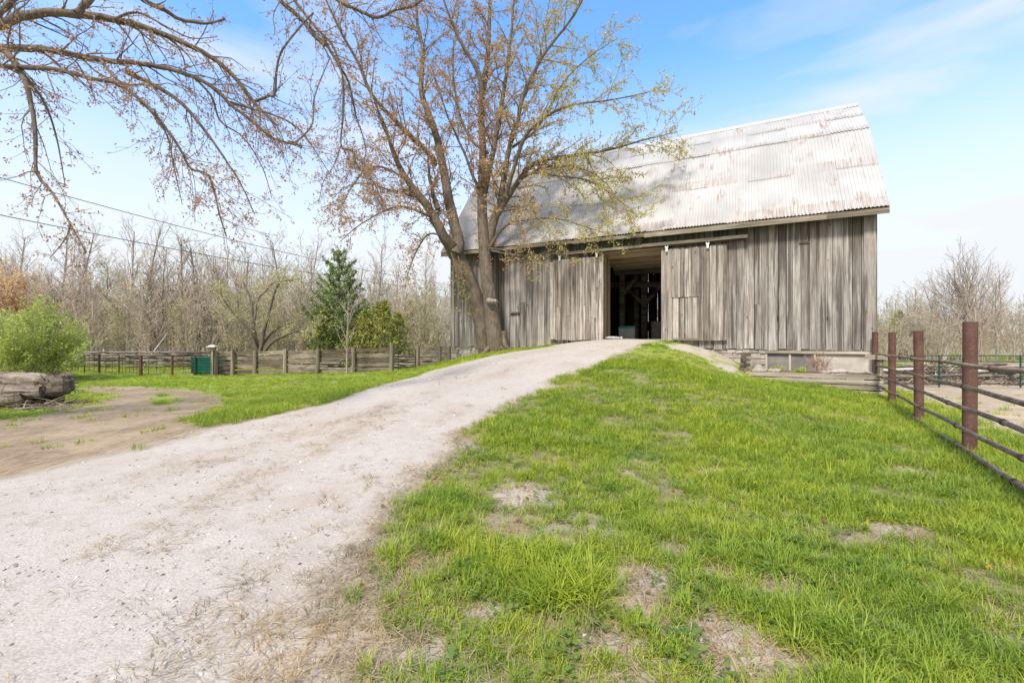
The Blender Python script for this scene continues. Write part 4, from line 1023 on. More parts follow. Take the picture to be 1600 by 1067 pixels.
ML([(760,370),(771,342),(783,307),(795,236),(807,197),(822,138),(854,79),(897,24),(935,-50)], -1.8, .20, .04, 19.1)
ML([(766,390),(773,346),(795,307),(818,272),(842,252),(893,244),(944,236),(1003,220),(1058,206)], -2.0, .21, .02, 19.1)
ML([(788,318),(795,290),(818,220),(850,185),(893,165),(952,157),(1011,145)], -3.0, .14, .02, 18.7)
ML([(766,385),(791,352),(834,342),(873,342),(913,354),(952,366)], -2.0, .09, .018, 18.9)
ML([(800,300),(826,272),(873,275),(921,283),(960,307),(996,338)], -2.6, .10, .018, 18.7)
ML([(808,285),(850,262),(900,262),(940,280),(965,312)], -1.2, .08, .018, 18.9)
ML([(753,190),(755,169),(748,118),(716,59),(693,0),(680,-50)], -1.3, .15, .04, 19.3)
ML([(752,300),(744,287),(724,236),(704,193),(689,150),(676,110)], -1.5, .10, .025, 19.0)
ML([(672,338),(665,335),(630,323),(598,331),(559,354),(531,378)], -1.9, .09, .018, 18.5)
ML([(662,312),(653,308),(614,299),(574,287),(543,291),(520,310)], -.6, .08, .018, 18.6)
ML([(640,285),(600,262),(570,268),(545,300),(530,335)], -2.4, .07, .016, 18.2)
ML([(700,372),(672,365),(655,385),(640,420),(633,450)], -1.4, .06, .014, 18.7)
ML([(762,240),(730,210),(712,150),(708,90),(716,20)], 1.9, .10, .03, 19.4)
ML([(820,150),(838,110),(850,50),(862,-20)], 1.6, .08, .02, 18.7)
ML([(798,232),(840,200),(880,130),(920,90),(965,60)], .8, .08, .018, 18.5)
cfgLow = dict(cfgM); cfgLow.update(dens=[3,4.5,5,4], lmax=[1.1,.8,.5,.4,.4], bud=9.0)
ML([(768,392),(800,398),(830,400),(858,396),(882,398)], -1.2, .05, .012, 18.7, cfg=cfgLow)
ML([(764,388),(790,392),(815,408),(835,418)], -1.3, .04, .01, 18.6, cfg=cfgLow)
cfgIvy = dict(cfgM); cfgIvy.update(dens=[5,6,6,5], lmax=[.55,.4,.3,.3,.3], bud=12.0, rmin=.004)
T3 = Tree(77)
ML([(716,400),(722,430),(728,460),(728,490)], -.05, .03, .01, 18.75, tr=T3, cfg=cfgIvy)
ML([(705,395),(712,420),(718,450)], -.05, .03, .01, 18.7, tr=T3, cfg=cfgIvy)
T.studs(7, lambda l: 0 < l < 3, zmin=4.2)
tb = T.mesh(sides=(8,6,4,3), main=18, wob=.045, lev_filter=lambda l: l < 0)
tb.build('trunk', M['bark'], maple, True)
T.mesh(sides=(8,6,4,3), lev_filter=lambda l: l >= 0).build('branches', M['twig'], maple, True)
def mtint(C, r):       # orange-red flowers inside and left, yellow-green young leaves out to the right
    X = C[:, 0]; g = np.clip((X+.5)/4.2, 0, 1); return np.clip(r.rand(len(C))*.55+g*.44+.24, 0, 1)
T.leaves(4, .054, .04, tint=mtint).build('buds', M['buds'], maple)
T3.mesh().build('shoots', M['twig'], maple, True)
T3.leaves(3, .06, .04).build('young_leaves', M['buds_green'], maple)
# burl knot on the right trunk
mb = MB(); kp = world_pt(769, 470, 18.5)-base
for q in range(3): mb.tube([kp+np.array([-.12+.12*q,.05,-.02*q]), kp+np.array([-.12+.12*q,-.10,.01])], [.12,.06], 9, .7, wob=.15, rng=T.r)
mb.build('burl', M['bark_grey'], maple, True)
print('maple', len(T.cl), sum(len(v) for v in T.br.values()))

# ------------------------------------------------------------------ overhanging maple limbs from a tree left of the frame
ob = np.array([-12.5, 6.0, h1(-12.5, 6.0)])
omap = empty('overhanging_maple_tree', ob, 0, 'large maple at the left whose budding limbs reach over the driveway across the sky', 'tree')
O = Tree(8)
cfgO = dict(seg=[8,7,5,4], up=[-.012,-.03,-.02,.0], curl=[.10,.13,.17,.2], dens=[3.0,4.4,6.2,4], t0=[.1,.1,.1], ang=(22,58), len=(.35,.6), lev=3, bud=12.0, rmin=.0024, rk=.36, lmax=[1.7,.8,.4,.3,.3], lmin=.12, tip=.3)
def OL(L, y0, dy, r0, r1, kids=True, t0=.08, start=None, lev=1, cfg=None):
    r0 *= .78; r1 *= .7
    P = [np.array(p)-ob for p in PX(L, y0, dy)]
    if start is not None: P = [np.array(q, float)-ob for q in start]+P
    O.limb(P, r0, r1, lev, cfg or cfgO, kids, t0, jit=.3)
zt = 4.9
O.limb([np.array([0,0,-.3]), np.array([.05,0,1.2]), np.array([.1,.1,3.0]), np.array([.3,.2,5.0]), np.array([.9,.5,8]), np.array([2.4,1.0,10.5])], .55, .14, 1, cfgO, False)
S1 = [(-12.3,6.2,5.0),(-10.3,6.8,6.6)]
OL([(-40,25),(0,39),(39,24),(98,20),(177,31),(236,47),(295,71),(342,98),(374,130),(398,161),(433,197)], 7.4, 1.2, .17, .035, start=[(-12.2,6.2,5.6),(-10.5,6.8,6.6)], t0=.22)
OL([(-40,70),(0,75),(79,79),(157,94),(236,102),(295,118),(335,138),(362,165),(394,189),(429,217),(472,228)], 6.9, .8, .14, .022, start=[(-12.3,6.1,4.8),(-10.2,6.5,6.0)], t0=.22)
OL([(-40,100),(0,104),(79,108),(138,122),(197,138),(256,197),(283,236),(299,264),(327,276),(343,335),(354,370)], 6.4, .5, .10, .012, start=[(-12.3,6.0,4.5),(-9.8,6.2,5.3)], t0=.22)
OL([(195,112),(209,118),(256,142),(291,169),(327,213),(354,252),(378,291),(398,335)], 7.1, .4, .05, .010)
OL([(10,82),(20,94),(43,138),(55,205),(57,268),(83,303),(110,350),(134,394)], 6.6, -.6, .055, .010)
OL([(24,104),(35,114),(67,157),(87,209),(102,291)], 6.4, .5, .028, .007)
OL([(110,350),(104,370),(88,392),(78,402)], 6.0, -.1, .014, .006)
OL([(205,-30),(224,0),(256,16),(283,31),(323,37),(352,30)], 6.6, .8, .055, .02)
OL([(395,160),(420,150),(429,146),(437,87),(469,43),(490,20)], 8.6, -.2, .035, .02)
OL([(452,222),(465,220),(488,193),(492,150),(516,90)], 7.7, .8, .024, .012)
# high limbs arching over and hanging into the top of the picture
OL([(425,-40),(445,-20),(490,40),(519,71),(535,118),(537,169),(533,228),(551,236),(559,260),(582,283),(598,315)], 9.4, .3, .085, .012, start=[(-10.2,7.0,10.2),(-7.2,8.2,10.6)], t0=.45)
OL([(415,-40),(437,0),(472,31),(490,55),(508,71)], 9.2, 0, .07, .055, start=[(-6.6,8.6,10.0)], t0=.2)
OL([(500,-40),(527,0),(559,16),(590,28),(618,16),(645,10),(670,-8)], 9.6, .5, .09, .03, start=[(-6.0,8.8,10.4)], t0=.3)
OL([(505,60),(525,95),(545,130),(556,180),(572,235),(560,265)], 9.5, .5, .04, .010)
OL([(533,228),(520,262),(505,285),(498,320)], 9.5, .3, .016, .006)
OL([(300,118),(330,150),(345,190),(380,215),(410,262),(425,310)], 7.4, .5, .025, .007)
OL([(240,170),(262,215),(272,262),(285,320)], 6.6, .2, .016, .006)
OL([(120,22),(150,-10),(190,-50)], 7.4, .3, .07, .05)
OL([(60,-50),(30,-10),(0,20),(-30,45)], 7.0, -.3, .06, .05)
OL([(177,31),(215,20),(265,45),(300,60),(340,58)], 7.6, .4, .03, .008)
OL([(157,94),(190,130),(235,135),(262,170)], 6.9, -.6, .03, .008)
OL([(360,160),(400,172),(440,185),(470,205),(495,240),(520,280)], 7.8, .5, .03, .008)
O.studs(16, lambda l: l < 2)
O.mesh(sides=(7,5,4,3), main=12, wob=.05, lev_filter=lambda l: l < 0).build('limbs', M['bark'], omap, True)
O.mesh(sides=(7,5,4,3), lev_filter=lambda l: l >= 0).build('twigs', M['twig'], omap, True)
O.leaves(4, .025, .020, tint=lambda C, r: np.clip(r.rand(len(C))*.72, 0, 1)).build('buds', M['buds'], omap)
print('omap', len(O.cl), sum(len(v) for v in O.br.values()))

# ------------------------------------------------------------------ background woods
M['leaf_haze'] = leafmat('catkin_leaf', trans=.5, stops=[(0,(.48,.37,.27)),(.45,(.52,.45,.24)),(1,(.56,.54,.22))])
M['leaf_orange'] = leafmat('orange_leaf', trans=.5, stops=[(0,(.78,.50,.30)),(.5,(.85,.62,.38)),(1,(.78,.66,.38))])
M['leaf_willow'] = leafmat('willow_leaf', [(0,(.40,.42,.12)),(.5,(.52,.53,.18)),(1,(.62,.60,.25))])
M['leaf_bright'] = leafmat('bright_leaf', [(0,(.32,.42,.07)),(.5,(.46,.55,.12)),(1,(.60,.66,.20))])
M['needle'] = leafmat('needle', [(0,(.08,.14,.06)),(.5,(.19,.27,.10)),(1,(.36,.38,.12))], .15)
M['cedar'] = leafmat('cedar_leaf', [(0,(.13,.16,.04)),(.5,(.27,.29,.065)),(1,(.46,.42,.11))], .2)
def far_cfg(**k):
    c = dict(seg=[9,6,5,4], up=[.03,.09,.05,.03], curl=[.035,.11,.14,.18], dens=[3.0,2.6,2.4], t0=[.3,.15,.1], ang=(25,55), len=(.22,.42), lev=3, bud=0, rmin=.009, rk=.42, lmax=[3.6,1.6,.9,.6,.5], lmin=.4, tip=.25, thin=True)
    c.update(k); return c
VAR = []
def make_tree(seed, h_, cfg, rad, bmat, tmat, leaf=None, nm='bare_tree', leafk=(1,.09,.09), fork=1, lean=.05, par=None):
    t = Tree(seed); r = t.r
    root = empty(nm, (0,0,0), 0) if par is None else par
    for f in range(fork):
        ln = lean if fork == 1 else .28
        t.grow((r.uniform(-.1,.1)*(fork > 1), r.uniform(-.1,.1)*(fork > 1), -.3), (r.normal()*ln, r.normal()*ln, 1), h_*(1 if f == 0 else r.uniform(.75,.95)), rad*(1 if fork == 1 else .75), 0, cfg)
    t.mesh(sides=(7,4,3,3), lev_filter=lambda l: l <= 0).build('trunk', tmat, root, True)
    t.mesh(sides=(7,4,3,3), lev_filter=lambda l: l > 0).build('crown', bmat, root, True)
    if leaf and t.cl: t.leaves(leafk[0], leafk[1], leafk[2]).build('leaves', leaf, root)
    return root
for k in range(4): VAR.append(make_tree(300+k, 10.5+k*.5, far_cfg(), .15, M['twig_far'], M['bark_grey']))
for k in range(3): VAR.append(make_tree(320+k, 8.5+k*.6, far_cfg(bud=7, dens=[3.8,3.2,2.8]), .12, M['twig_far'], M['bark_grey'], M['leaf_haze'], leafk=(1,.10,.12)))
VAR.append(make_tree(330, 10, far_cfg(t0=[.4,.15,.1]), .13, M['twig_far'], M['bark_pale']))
VAR.append(make_tree(331, 9, far_cfg(), .11, M['twig_far'], M['bark_grey'], fork=3))
kinds = ['bare grey tree','narrow bare tree','bare dark tree','bare twiggy tree','yellow budding tree','tan budding tree','hazy budding tree','pale trunked tree','many stemmed tree']
def copy_tree(o, parent=None):
    c = o.copy(); COL.objects.link(c)
    if parent is not None: c.parent = parent
    for ch in list(o.children): copy_tree(ch, c)
    return c
used_v = [False]*len(VAR)
def place(v, x, y, s, rot, lab, grp):
    o = VAR[v] if not used_v[v] else copy_tree(VAR[v]); used_v[v] = True
    o.location = (x, y, h1(x, y)-.05); o.rotation_euler = (0, 0, rot); o.scale = (s, s, s)
    return setp(o, lab, 'tree', grp)
r = np.random.RandomState(55)
def wood(px0, px1, n, y0, y1, side, grp, hs=(.8, 1.15), seed=1):
    r = np.random.RandomState(seed)
    for k in range(n):
        Y = y0+(y1-y0)*(r.rand()**1.2); px = px0+(px1-px0)*(k+r.rand())/n; x = (px-800)/F*Y
        v = r.choice(len(VAR), p=[.14,.14,.13,.13,.13,.11,.08,.07,.07]); s = r.uniform(*hs)*(np.interp(px, [400, 520], [1, .78]) if px < 760 else 1)
        sz = 'short' if s < hs[0]+(hs[1]-hs[0])*.33 else ('tall' if s > hs[0]+(hs[1]-hs[0])*.67 else 'middling')
        dp = 'front' if Y < y0+(y1-y0)*.25 else ('middle' if Y < y0+(y1-y0)*.6 else 'back')
        if side: where = side
        else: where = [n_ for a_, n_ in ((60,'orange tree'),(120,'willow bush'),(190,'left mesh fence'),(250,'pale trunk'),(330,'bird box'),(390,'willow'),(450,'spreading willow'),(510,'spruce'),(570,'tall spruce'),(640,'cedars'),(9999,'barn corner')) if px < a_][0]; where = 'behind the '+where
        place(v, x, Y, s, r.uniform(0, 6.28), sz+' '+kinds[v]+' at the '+dp+' of the wood '+where, grp)
wood(-160, 700, 105, 37, 56, '', 'trees of the wood left of the barn', (.78, 1.1), 2)
wood(1340, 1760, 40, 40, 64, 'beyond the paddock', 'trees of the wood right of the barn', (.46, .76), 3)
wood(700, 1340, 14, 45, 60, 'behind the barn', 'trees of the wood behind the barn', (.6, .8), 4)

# brush and saplings between the trunks: uncountable undergrowth
def brush(nm, px0, px1, n, y0, y1, hmin, hmax, seed, mat_t, mat_l, lab):
    r = np.random.RandomState(seed); t = Tree(seed)
    cfg = far_cfg(seg=[5,4,3], dens=[3.2,3.4,2.0], lev=2, t0=[.12,.1], up=[.03,.05,.03], curl=[.09,.15,.2], ang=(18,50), len=(.3,.5), lmax=[1.6,.8,.6,.6,.6], rmin=.009, bud=4.5)
    for k in range(n):
        Y = r.uniform(y0, y1); px = r.uniform(px0, px1); x = (px-800)/F*Y; h_ = hmin+(hmax-hmin)*r.rand()*(.6+.6*vnoise(np.array([px]), np.array([Y*6]), 60, 3, 2)[0])
        t.grow((x, Y, h1(x, Y)-.05), (r.normal()*.14, r.normal()*.14, 1), h_, .024, 0, cfg)
    mb = t.mesh(sides=(4,3,3,3)); mb.m = [q*0 for q in mb.m]; nb = len(mb.m)
    t.leaves(1, .085, .12, mb, tint=lambda C, r_: np.clip(1.5*(vnoise(C[:,0], C[:,1]*.3, 3.2, seed, 2)-.5)+.42+.35*r_.rand(len(C)), 0, 1)); mb.m[nb] = mb.m[nb]*0+1
    o = mb.build(nm, [mat_t, mat_l]); setp(o, lab, 'undergrowth', None, 'stuff')
M['leaf_tan'] = leafmat('tan_leaf', trans=.5, stops=[(0,(.56,.38,.27)),(.35,(.60,.47,.35)),(.62,(.60,.54,.30)),(1,(.46,.52,.17))])
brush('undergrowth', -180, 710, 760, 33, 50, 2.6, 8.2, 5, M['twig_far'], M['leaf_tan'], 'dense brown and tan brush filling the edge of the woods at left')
brush('undergrowth', 1345, 1760, 330, 36, 54, 1.8, 5.6, 6, M['twig_far'], M['leaf_haze'], 'dense tan and greenish brush at the edge of the woods at right')

# single trees one can pick out
def single(nm, px, Y, h_, cfg, rad, bm, tm, lf, lab, seed, leafk=(2,.09,.10), fork=1, lean=.05, cat='tree', grp=None):
    x = (px-800)/F*Y; o = empty(nm, (x, Y, h1(x, Y)-.03), 0, lab, cat, grp)
    make_tree(seed, h_, cfg, rad, bm, tm, lf, par=o, leafk=leafk, fork=fork, lean=lean); return o
single('orange_tree', 22, 33, 7.0, far_cfg(bud=14, dens=[5,4.4,3.4], t0=[.12,.1,.1], lev=3, len=(.3,.5)), .12, M['twig_far'], M['bark_grey'], M['leaf_orange'], 'rounded tree with pale orange new leaves at the far left edge', 401, (2,.10,.14), 3)
single('orange_tree', -70, 34, 7.5, far_cfg(bud=14, dens=[5,4.4,3.4], t0=[.12,.1,.1], len=(.3,.5)), .12, M['twig_far'], M['bark_grey'], M['leaf_orange'], 'pale orange leafed tree beyond the green willow bush', 402, (2,.10,.14), 3)
single('budding_tree', 255, 36, 7.2, far_cfg(bud=4, dens=[4,3.4,3], t0=[.15,.1,.1]), .10, M['twig_far'], M['bark_grey'], M['leaf_haze'], 'small tree with tan yellow young leaves in front of the left woods', 403, (2,.08,.12), 2)
single('bare_tree', 200, 35, 10.6, far_cfg(), .15, M['twig_far'], M['bark_pale'], None, 'tall pale trunked bare tree standing highest in the left woods', 404)
single('bare_tree', 312, 37, 9.6, far_cfg(dens=[4,3,2.6]), .22, M['twig_far'], M['bark_grey'], None, 'bushy bare tree rising left of the spreading willow', 405)
M['leaf_lime'] = leafmat('lime_leaf', trans=.5, stops=[(0,(.38,.42,.14)),(.5,(.50,.54,.20)),(1,(.62,.62,.26))])
for k, (px, Y, h_, lf, lab) in enumerate([(140,35,6.2,'leaf_tan','tan budding tree just right of the willow bush'),(180,34.5,4.6,'leaf_lime','low lime tinted tree behind the left end of the mesh fence'),(232,36,7.6,'leaf_tan','tall tan budding tree left of the fallen pole'),(290,35,5.0,'leaf_lime','lime tinted small tree behind the mesh fence near the bird box'),(335,37,7.2,'leaf_tan','tan budding tree rising behind the bird box'),(372,35,5.6,'leaf_lime','lime tinted tree behind the left limbs of the spreading willow'),(430,36,5.4,'leaf_lime','lime tinted tree behind the right limbs of the spreading willow'),(470,34,4.8,'leaf_tan','tan tree between the spreading willow and the spruce'),(618,35,6.2,'leaf_orange','pale orange budding tree behind the cedar clump'),(664,34,5.8,'leaf_lime','lime tinted tree nearest the left corner of the barn'),(684,38,6.6,'leaf_tan','tan budding tree against the barn corner'),(60,36,6.4,'leaf_lime','yellow green tree between the orange tree and the cedar'),(1390,39,5.2,'leaf_lime','lime tinted tree at the barn corner beyond the paddock'),(1455,40,5.4,'leaf_tan','tan budding tree between the two larger right hand trees'),(1585,38,4.6,'leaf_tan','tan budding tree at the right edge of the photo')]):
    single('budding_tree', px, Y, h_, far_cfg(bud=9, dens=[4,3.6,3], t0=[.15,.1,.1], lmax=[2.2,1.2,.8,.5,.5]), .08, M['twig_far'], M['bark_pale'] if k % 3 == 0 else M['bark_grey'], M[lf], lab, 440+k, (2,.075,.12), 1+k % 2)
# a pale dead trunk leaning in the brush
a_ = world_pt(213,590,31); b_ = world_pt(262,520,33); mb = MB(); mb.tube([(0,0,0),(b_-a_)*.5+np.array([0,0,.06]),b_-a_], [.07,.055,.03], 7, .8); o = mb.build('leaning_dead_tree', M['bark_pale'], None, True); o.location = a_; setp(o, 'pale dead trunk leaning out of the brush behind the mesh fence', 'dead tree')
# spreading willow with dark limbs
wb = np.array([world_pt(405, 0, 31)[0], 31, h1(world_pt(405, 0, 31)[0], 31)])
wt = empty('willow_tree', wb, 0, 'spreading willow with dark limbs and pale yellow green twigs behind the board fence', 'tree')
W = Tree(9); cfgW = far_cfg(bud=14, dens=[3.4,3.8,3.6], up=[.02,.03,.02,-.02], lmax=[1.8,1.2,.8,.5,.5], t0=[.2,.1,.1], rmin=.009)
for L_, r0, r1, dy in (([(404,568),(402,545),(395,505),(392,470),(380,440)],.20,.05,.8),([(403,552),(388,515),(365,490),(348,465),(345,455)],.13,.03,-.8),([(406,555),(412,520),(420,490),(430,455),(440,440),(458,438)],.16,.04,-.6),([(406,545),(425,520),(445,508),(470,500)],.11,.03,1.0),([(406,560),(425,535),(450,522),(478,512),(490,510)],.14,.03,-1.5),([(398,500),(402,470),(415,455),(430,440),(460,438)],.09,.03,1.2),([(398,520),(375,500),(372,470)],.08,.03,1.2)):
    W.limb([p-wb for p in PX(L_, 31, dy)], r0, r1, 1, cfgW, True, .3)
W.mesh(main=8, lev_filter=lambda l: l < 0).build('trunk', M['bark'], wt, True); W.mesh(sides=(5,4,3,3), lev_filter=lambda l: l >= 0).build('crown', M['twig_far'], wt, True); W.leaves(2, .065, .10).build('leaves', M['leaf_willow'], wt)

# spruce / pine
def conifer(nm, px, Y, h_, w_, seed, lab, mat, dens=1.0, z0=.8):
    x = (px-800)/F*Y; o = empty(nm, (x, Y, h1(x, Y)), 0, lab, 'tree'); r = np.random.RandomState(seed); t = Tree(seed)
    t.put([np.array([0,0,z]) for z in np.linspace(-.2, h_, 8)], np.linspace(.17, .03, 8), 0)
    z = z0
    while z < h_-.15:
        f = (z-z0)/(h_-z0); L_ = w_*(1-f)**.75*(.75+.3*r.rand())*(1 if f > .12 else .8)+.25; nb = int(5+3*(1-f)); a0 = r.rand()*6
        for k in range(nb):
            a = a0+k*6.283/nb+r.normal()*.2; Lb = L_*r.uniform(.65,1.15); d = np.array([math.cos(a), math.sin(a), .35*f+.18]); n = 6; P = []; 
            for i in range(n+1):
                s_ = i/n; P.append(np.array([d[0]*Lb*s_, d[1]*Lb*s_, z+Lb*(d[2]*s_-.20*s_*(1-s_)*2+.22*s_*s_)]))
            t.put(P, np.linspace(.035, .01, n+1), 1)
            m_ = int(Lb*17*dens)+3
            for q in range(m_):
                s_ = .18+.82*r.rand()**.8; i = min(int(s_*n), n-1); c = P[i]+(P[i+1]-P[i])*(s_*n-i); sp_ = .15*Lb*(1.15-s_)+.03
                t.cl.append(c+np.array([-d[1], d[0], 0])*r.normal()*sp_*.6+np.array([0,0,-abs(r.normal())*.05]))
        z += r.uniform(.36,.52)
    t.mesh(sides=(8,4), lev_filter=lambda l: l == 0).build('trunk', M['bark'], o, True); t.mesh(sides=(8,4), lev_filter=lambda l: l == 1).build('branches', M['bark'], o, True)
    t.leaves(6, .085, .06, elong=2.2, tint=lambda C, r_: np.clip(.25+.3*vnoise(C[:,0]*3+C[:,2], C[:,1]*3+C[:,2]*2, 1.2, 4, 2)+.35*r_.rand(len(C)), 0, 1)).build('needles', mat, o)
    return o
conifer('spruce_tree', 530, 32, 8.3, 3.0, 1, 'tall dark green spruce rising above the board fence against the sky', M['needle'])
M['pine'] = M['needle']
def cedar(px, Y, h_, w_, seed, lab):
    x = (px-800)/F*Y; o = empty('cedar_tree', (x, Y, h1(x, Y)), 0, lab, 'tree', 'olive green cedars behind the board fence'); r = np.random.RandomState(seed); t = Tree(seed)
    t.put([np.array([0,0,z]) for z in np.linspace(-.2, h_*.95, 6)], np.linspace(.09, .02, 6), 0)
    for k in range(int(400*w_*h_/5)):
        f = r.rand()**.8; a = r.rand()*6.283; rad = w_*(1-f**1.6)**.6*(.72+.30*math.sin(a*3+f*9+seed)+.22*math.sin(a*7+f*23+seed*2))*math.sqrt(r.uniform(.15,1.25))
        c = np.array([rad*math.cos(a), rad*math.sin(a), .15+f*h_]); t.cl.append(c)
    t.mesh(sides=(6,)).build('trunk', M['bark'], o, True)
    t.leaves(5, .10, .085, elong=1.9, droop=.3).build('foliage', M['cedar'], o)
for k, a in enumerate([(505,31,3.9,1.3,'broad olive cedar left of the spruce base'),(566,31.5,3.6,1.5,'wide olive cedar filling the gap at the right foot of the spruce'),(590,32,4.2,1.7,'broadest olive cedar at the back of the clump beside the spruce'),(574,30,3.7,1.2,'dense yellow olive cedar just right of the spruce'),(601,29.5,4.3,1.25,'tallest yellow olive cedar of the clump beside the spruce'),(622,31,3.6,1.2,'rounded olive cedar at the right end of the clump'),(548,29.5,2.4,.9,'low green cedar under the spruce'),(88,37,5.2,1.4,'dark olive cedar behind the bright willow bush'),(640,40,5,1.4,'olive cedar half hidden by bare trees near the barn')]): cedar(a[0], a[1], a[2], a[3], 500+k, a[4])
cedar(1405, 44, 4.5, 1.5, 520, 'olive cedar in the woods beyond the paddock fence')
single('sapling', 541, 23.6, 4.4, far_cfg(dens=[4.2,3,2.4], up=[.02,.10,.06,.03], rmin=.007, t0=[.2,.1,.1], lev=2, lmax=[1.5,.7,.5,.5,.5], bud=2), .055, M['twig_far'], M['bark_grey'], M['leaf_haze'], 'slender bare sapling standing in front of the board fence', 410, (1,.05,.04))
# bright green bush
gb_ = empty('willow_bush', (*world_pt(20, 0, 21)[:2], h1(*world_pt(20, 0, 21)[:2])), 0, 'large bright green willow bush at the left edge behind the log heap', 'bush')
G = Tree(12); cg = far_cfg(seg=[6,5,4], up=[.03,.03,.0], curl=[.06,.1,.14], dens=[4.5,4.0,3], lev=2, t0=[.12,.1], ang=(15,45), len=(.3,.5), lmax=[1.3,.7,.5,.5,.5], rmin=.006, bud=20, lmin=.25)
for k in range(60):
    a = G.r.rand()*6.283; q = G.r.uniform(.05,1)**.5; G.grow((q*1.6*math.cos(a), q*1.1*math.sin(a), -.1), (math.cos(a)*q*.75, math.sin(a)*q*.75, 1), 3.9*(1-.35*q)*G.r.uniform(.8,1.1), .022, 0, cg)
G.mesh(sides=(5,4,3)).build('stems', M['twig_far'], gb_, True); G.leaves(3, .06, .06).build('leaves', M['leaf_bright'], gb_)
gb2 = copy_tree(gb_); x, y = world_pt(-130, 0, 22)[:2]; gb2.location = (x, y, h1(x, y)); gb2.rotation_euler = (0,0,2); gb2['label'] = 'second bright green bush cut by the left edge of the photo'
single('bare_tree', 1528, 40, 7.9, far_cfg(seg=[8,8,6,5], dens=[1.6,1.4,1.7,2], t0=[.1,.2,.15], ang=(14,38), len=(.6,.9), lmax=[6.5,2.6,1.2,.8,.5], up=[.02,.03,.04,.03], curl=[.05,.07,.1,.15], lev=3, rk=.6, rmin=.010), .24, M['twig_far'], M['bark_grey'], None, 'broad fan shaped bare tree standing tallest beyond the paddock', 420, fork=3)
single('bare_tree', 1428, 42, 7.0, far_cfg(dens=[4,3,2.6], t0=[.15,.15,.1]), .14, M['twig_far'], M['bark_grey'], None, 'rounded bare tree beside the barn corner beyond the paddock', 421, fork=2)
single('budding_tree', 1470, 38, 5.2, far_cfg(bud=4, dens=[4,3.4,3], t0=[.15,.1,.1]), .08, M['twig_far'], M['bark_pale'], M['leaf_haze'], 'low greenish budding tree left of the fan shaped bare tree', 422, (2,.07,.10), 3)

# planter shrub (dry stems) and green sprouts
c = plw(-1.35, .9)
o = empty('dry_shrub', (c[0], c[1], .47), 0, 'dry reddish leafless shrub in the raised planter under the barn wall', 'shrub'); S = Tree(21)
cs = far_cfg(seg=[5,4,3], dens=[7,6,4], lev=2, up=[.01,.01,0], curl=[.1,.15,.2], len=(.4,.6), lmin=.08, lmax=[.35,.2,.15,.1,.1], rmin=.003, bud=4, t0=[.2,.1], ang=(20,55))
for k in range(34): a = S.r.rand()*6.283; S.grow((.06*math.cos(a), .06*math.sin(a), -.05), (math.cos(a)*.9*S.r.rand(), math.sin(a)*.9*S.r.rand(), 1), .62*S.r.uniform(.7,1.15), .006, 0, cs)
M['red_twig'] = bark('red_twig_bark', (.34,.20,.15), (.50,.34,.27), 10)
S.mesh(sides=(4,3,3)).build('stems', M['red_twig'], o, True); S.leaves(1, .02, .01).build('dry_leaves', M['leaf_tan'], o)
for (x, y, lab) in ((-2.45,1.15,'low green plant sprouting in the planter below the left window pane'),(-1.85,.8,'low green plant sprouting in the planter between window and dry shrub')):
    c = plw(x, y); o = empty('green_plant', (c[0], c[1], .47), 0, lab, 'plant', 'green sprouts in the raised planter'); S = Tree(int(-x*10))
    for k in range(40): a = S.r.rand()*6.283; S.grow((.12*math.cos(a)*S.r.rand(), .08*math.sin(a), -.02), (math.cos(a)*.6, math.sin(a)*.6, 1), .17*S.r.uniform(.6,1.1), .003, 2, dict(far_cfg(rmin=.002), lev=2, bud=30))
    S.mesh(sides=(3,3,3,3)).build('stems', M['leaf_bright'], o, True); S.leaves(3, .035, .02).build('leaves', M['leaf_bright'], o)
# ------------------------------------------------------------------ grass, straw, pebbles, dandelions
def grassmat(name, cs, dry=None, var=.5):
    m = NT(name); oi = m.n('ShaderNodeObjectInfo'); geo = m.n('ShaderNodeNewGeometry')
    v = m.noise(.55, 4, .6, geo.outputs['Position']); v2 = m.noise(2.4, 4, .6, geo.outputs['Position'])
    f = m.math('ADD', m.math('MULTIPLY', m.attr('tint'), .5), m.math('MULTIPLY', oi.outputs['Random'], .5))
    c = m.ramp(f, cs); c = m.mix(m.rng(v, .38, .64), c, m.mix(1.0, c, (1.35,1.18,.9), 'MULTIPLY')); c = m.mix(m.rng(v2, .42, .68, 0, .6), c, m.mix(1.0, c, (.60,.78,.9), 'MULTIPLY'))
    m.col(c); m.rough(.55); tr_ = m.n('ShaderNodeBsdfTranslucent'); m.l(c, tr_.inputs['Color']); mxs = m.n('ShaderNodeMixShader'); mxs.inputs[0].default_value = .42
    o = m.t.nodes['Material Output']; m.l(m.b.outputs[0], mxs.inputs[1]); m.l(tr_.outputs[0], mxs.inputs[2]); m.l(mxs.outputs[0], o.inputs['Surface']); return m.m
M['grass'] = grassmat('grass_blade', [(0,(.17,.25,.03)),(.35,(.27,.38,.045)),(.7,(.37,.47,.065)),(.9,(.46,.50,.10)),(1,(.56,.50,.28))])
M['straw'] = grassmat('straw_blade', [(0,(.26,.19,.12)),(.4,(.44,.35,.24)),(1,(.62,.54,.40))])
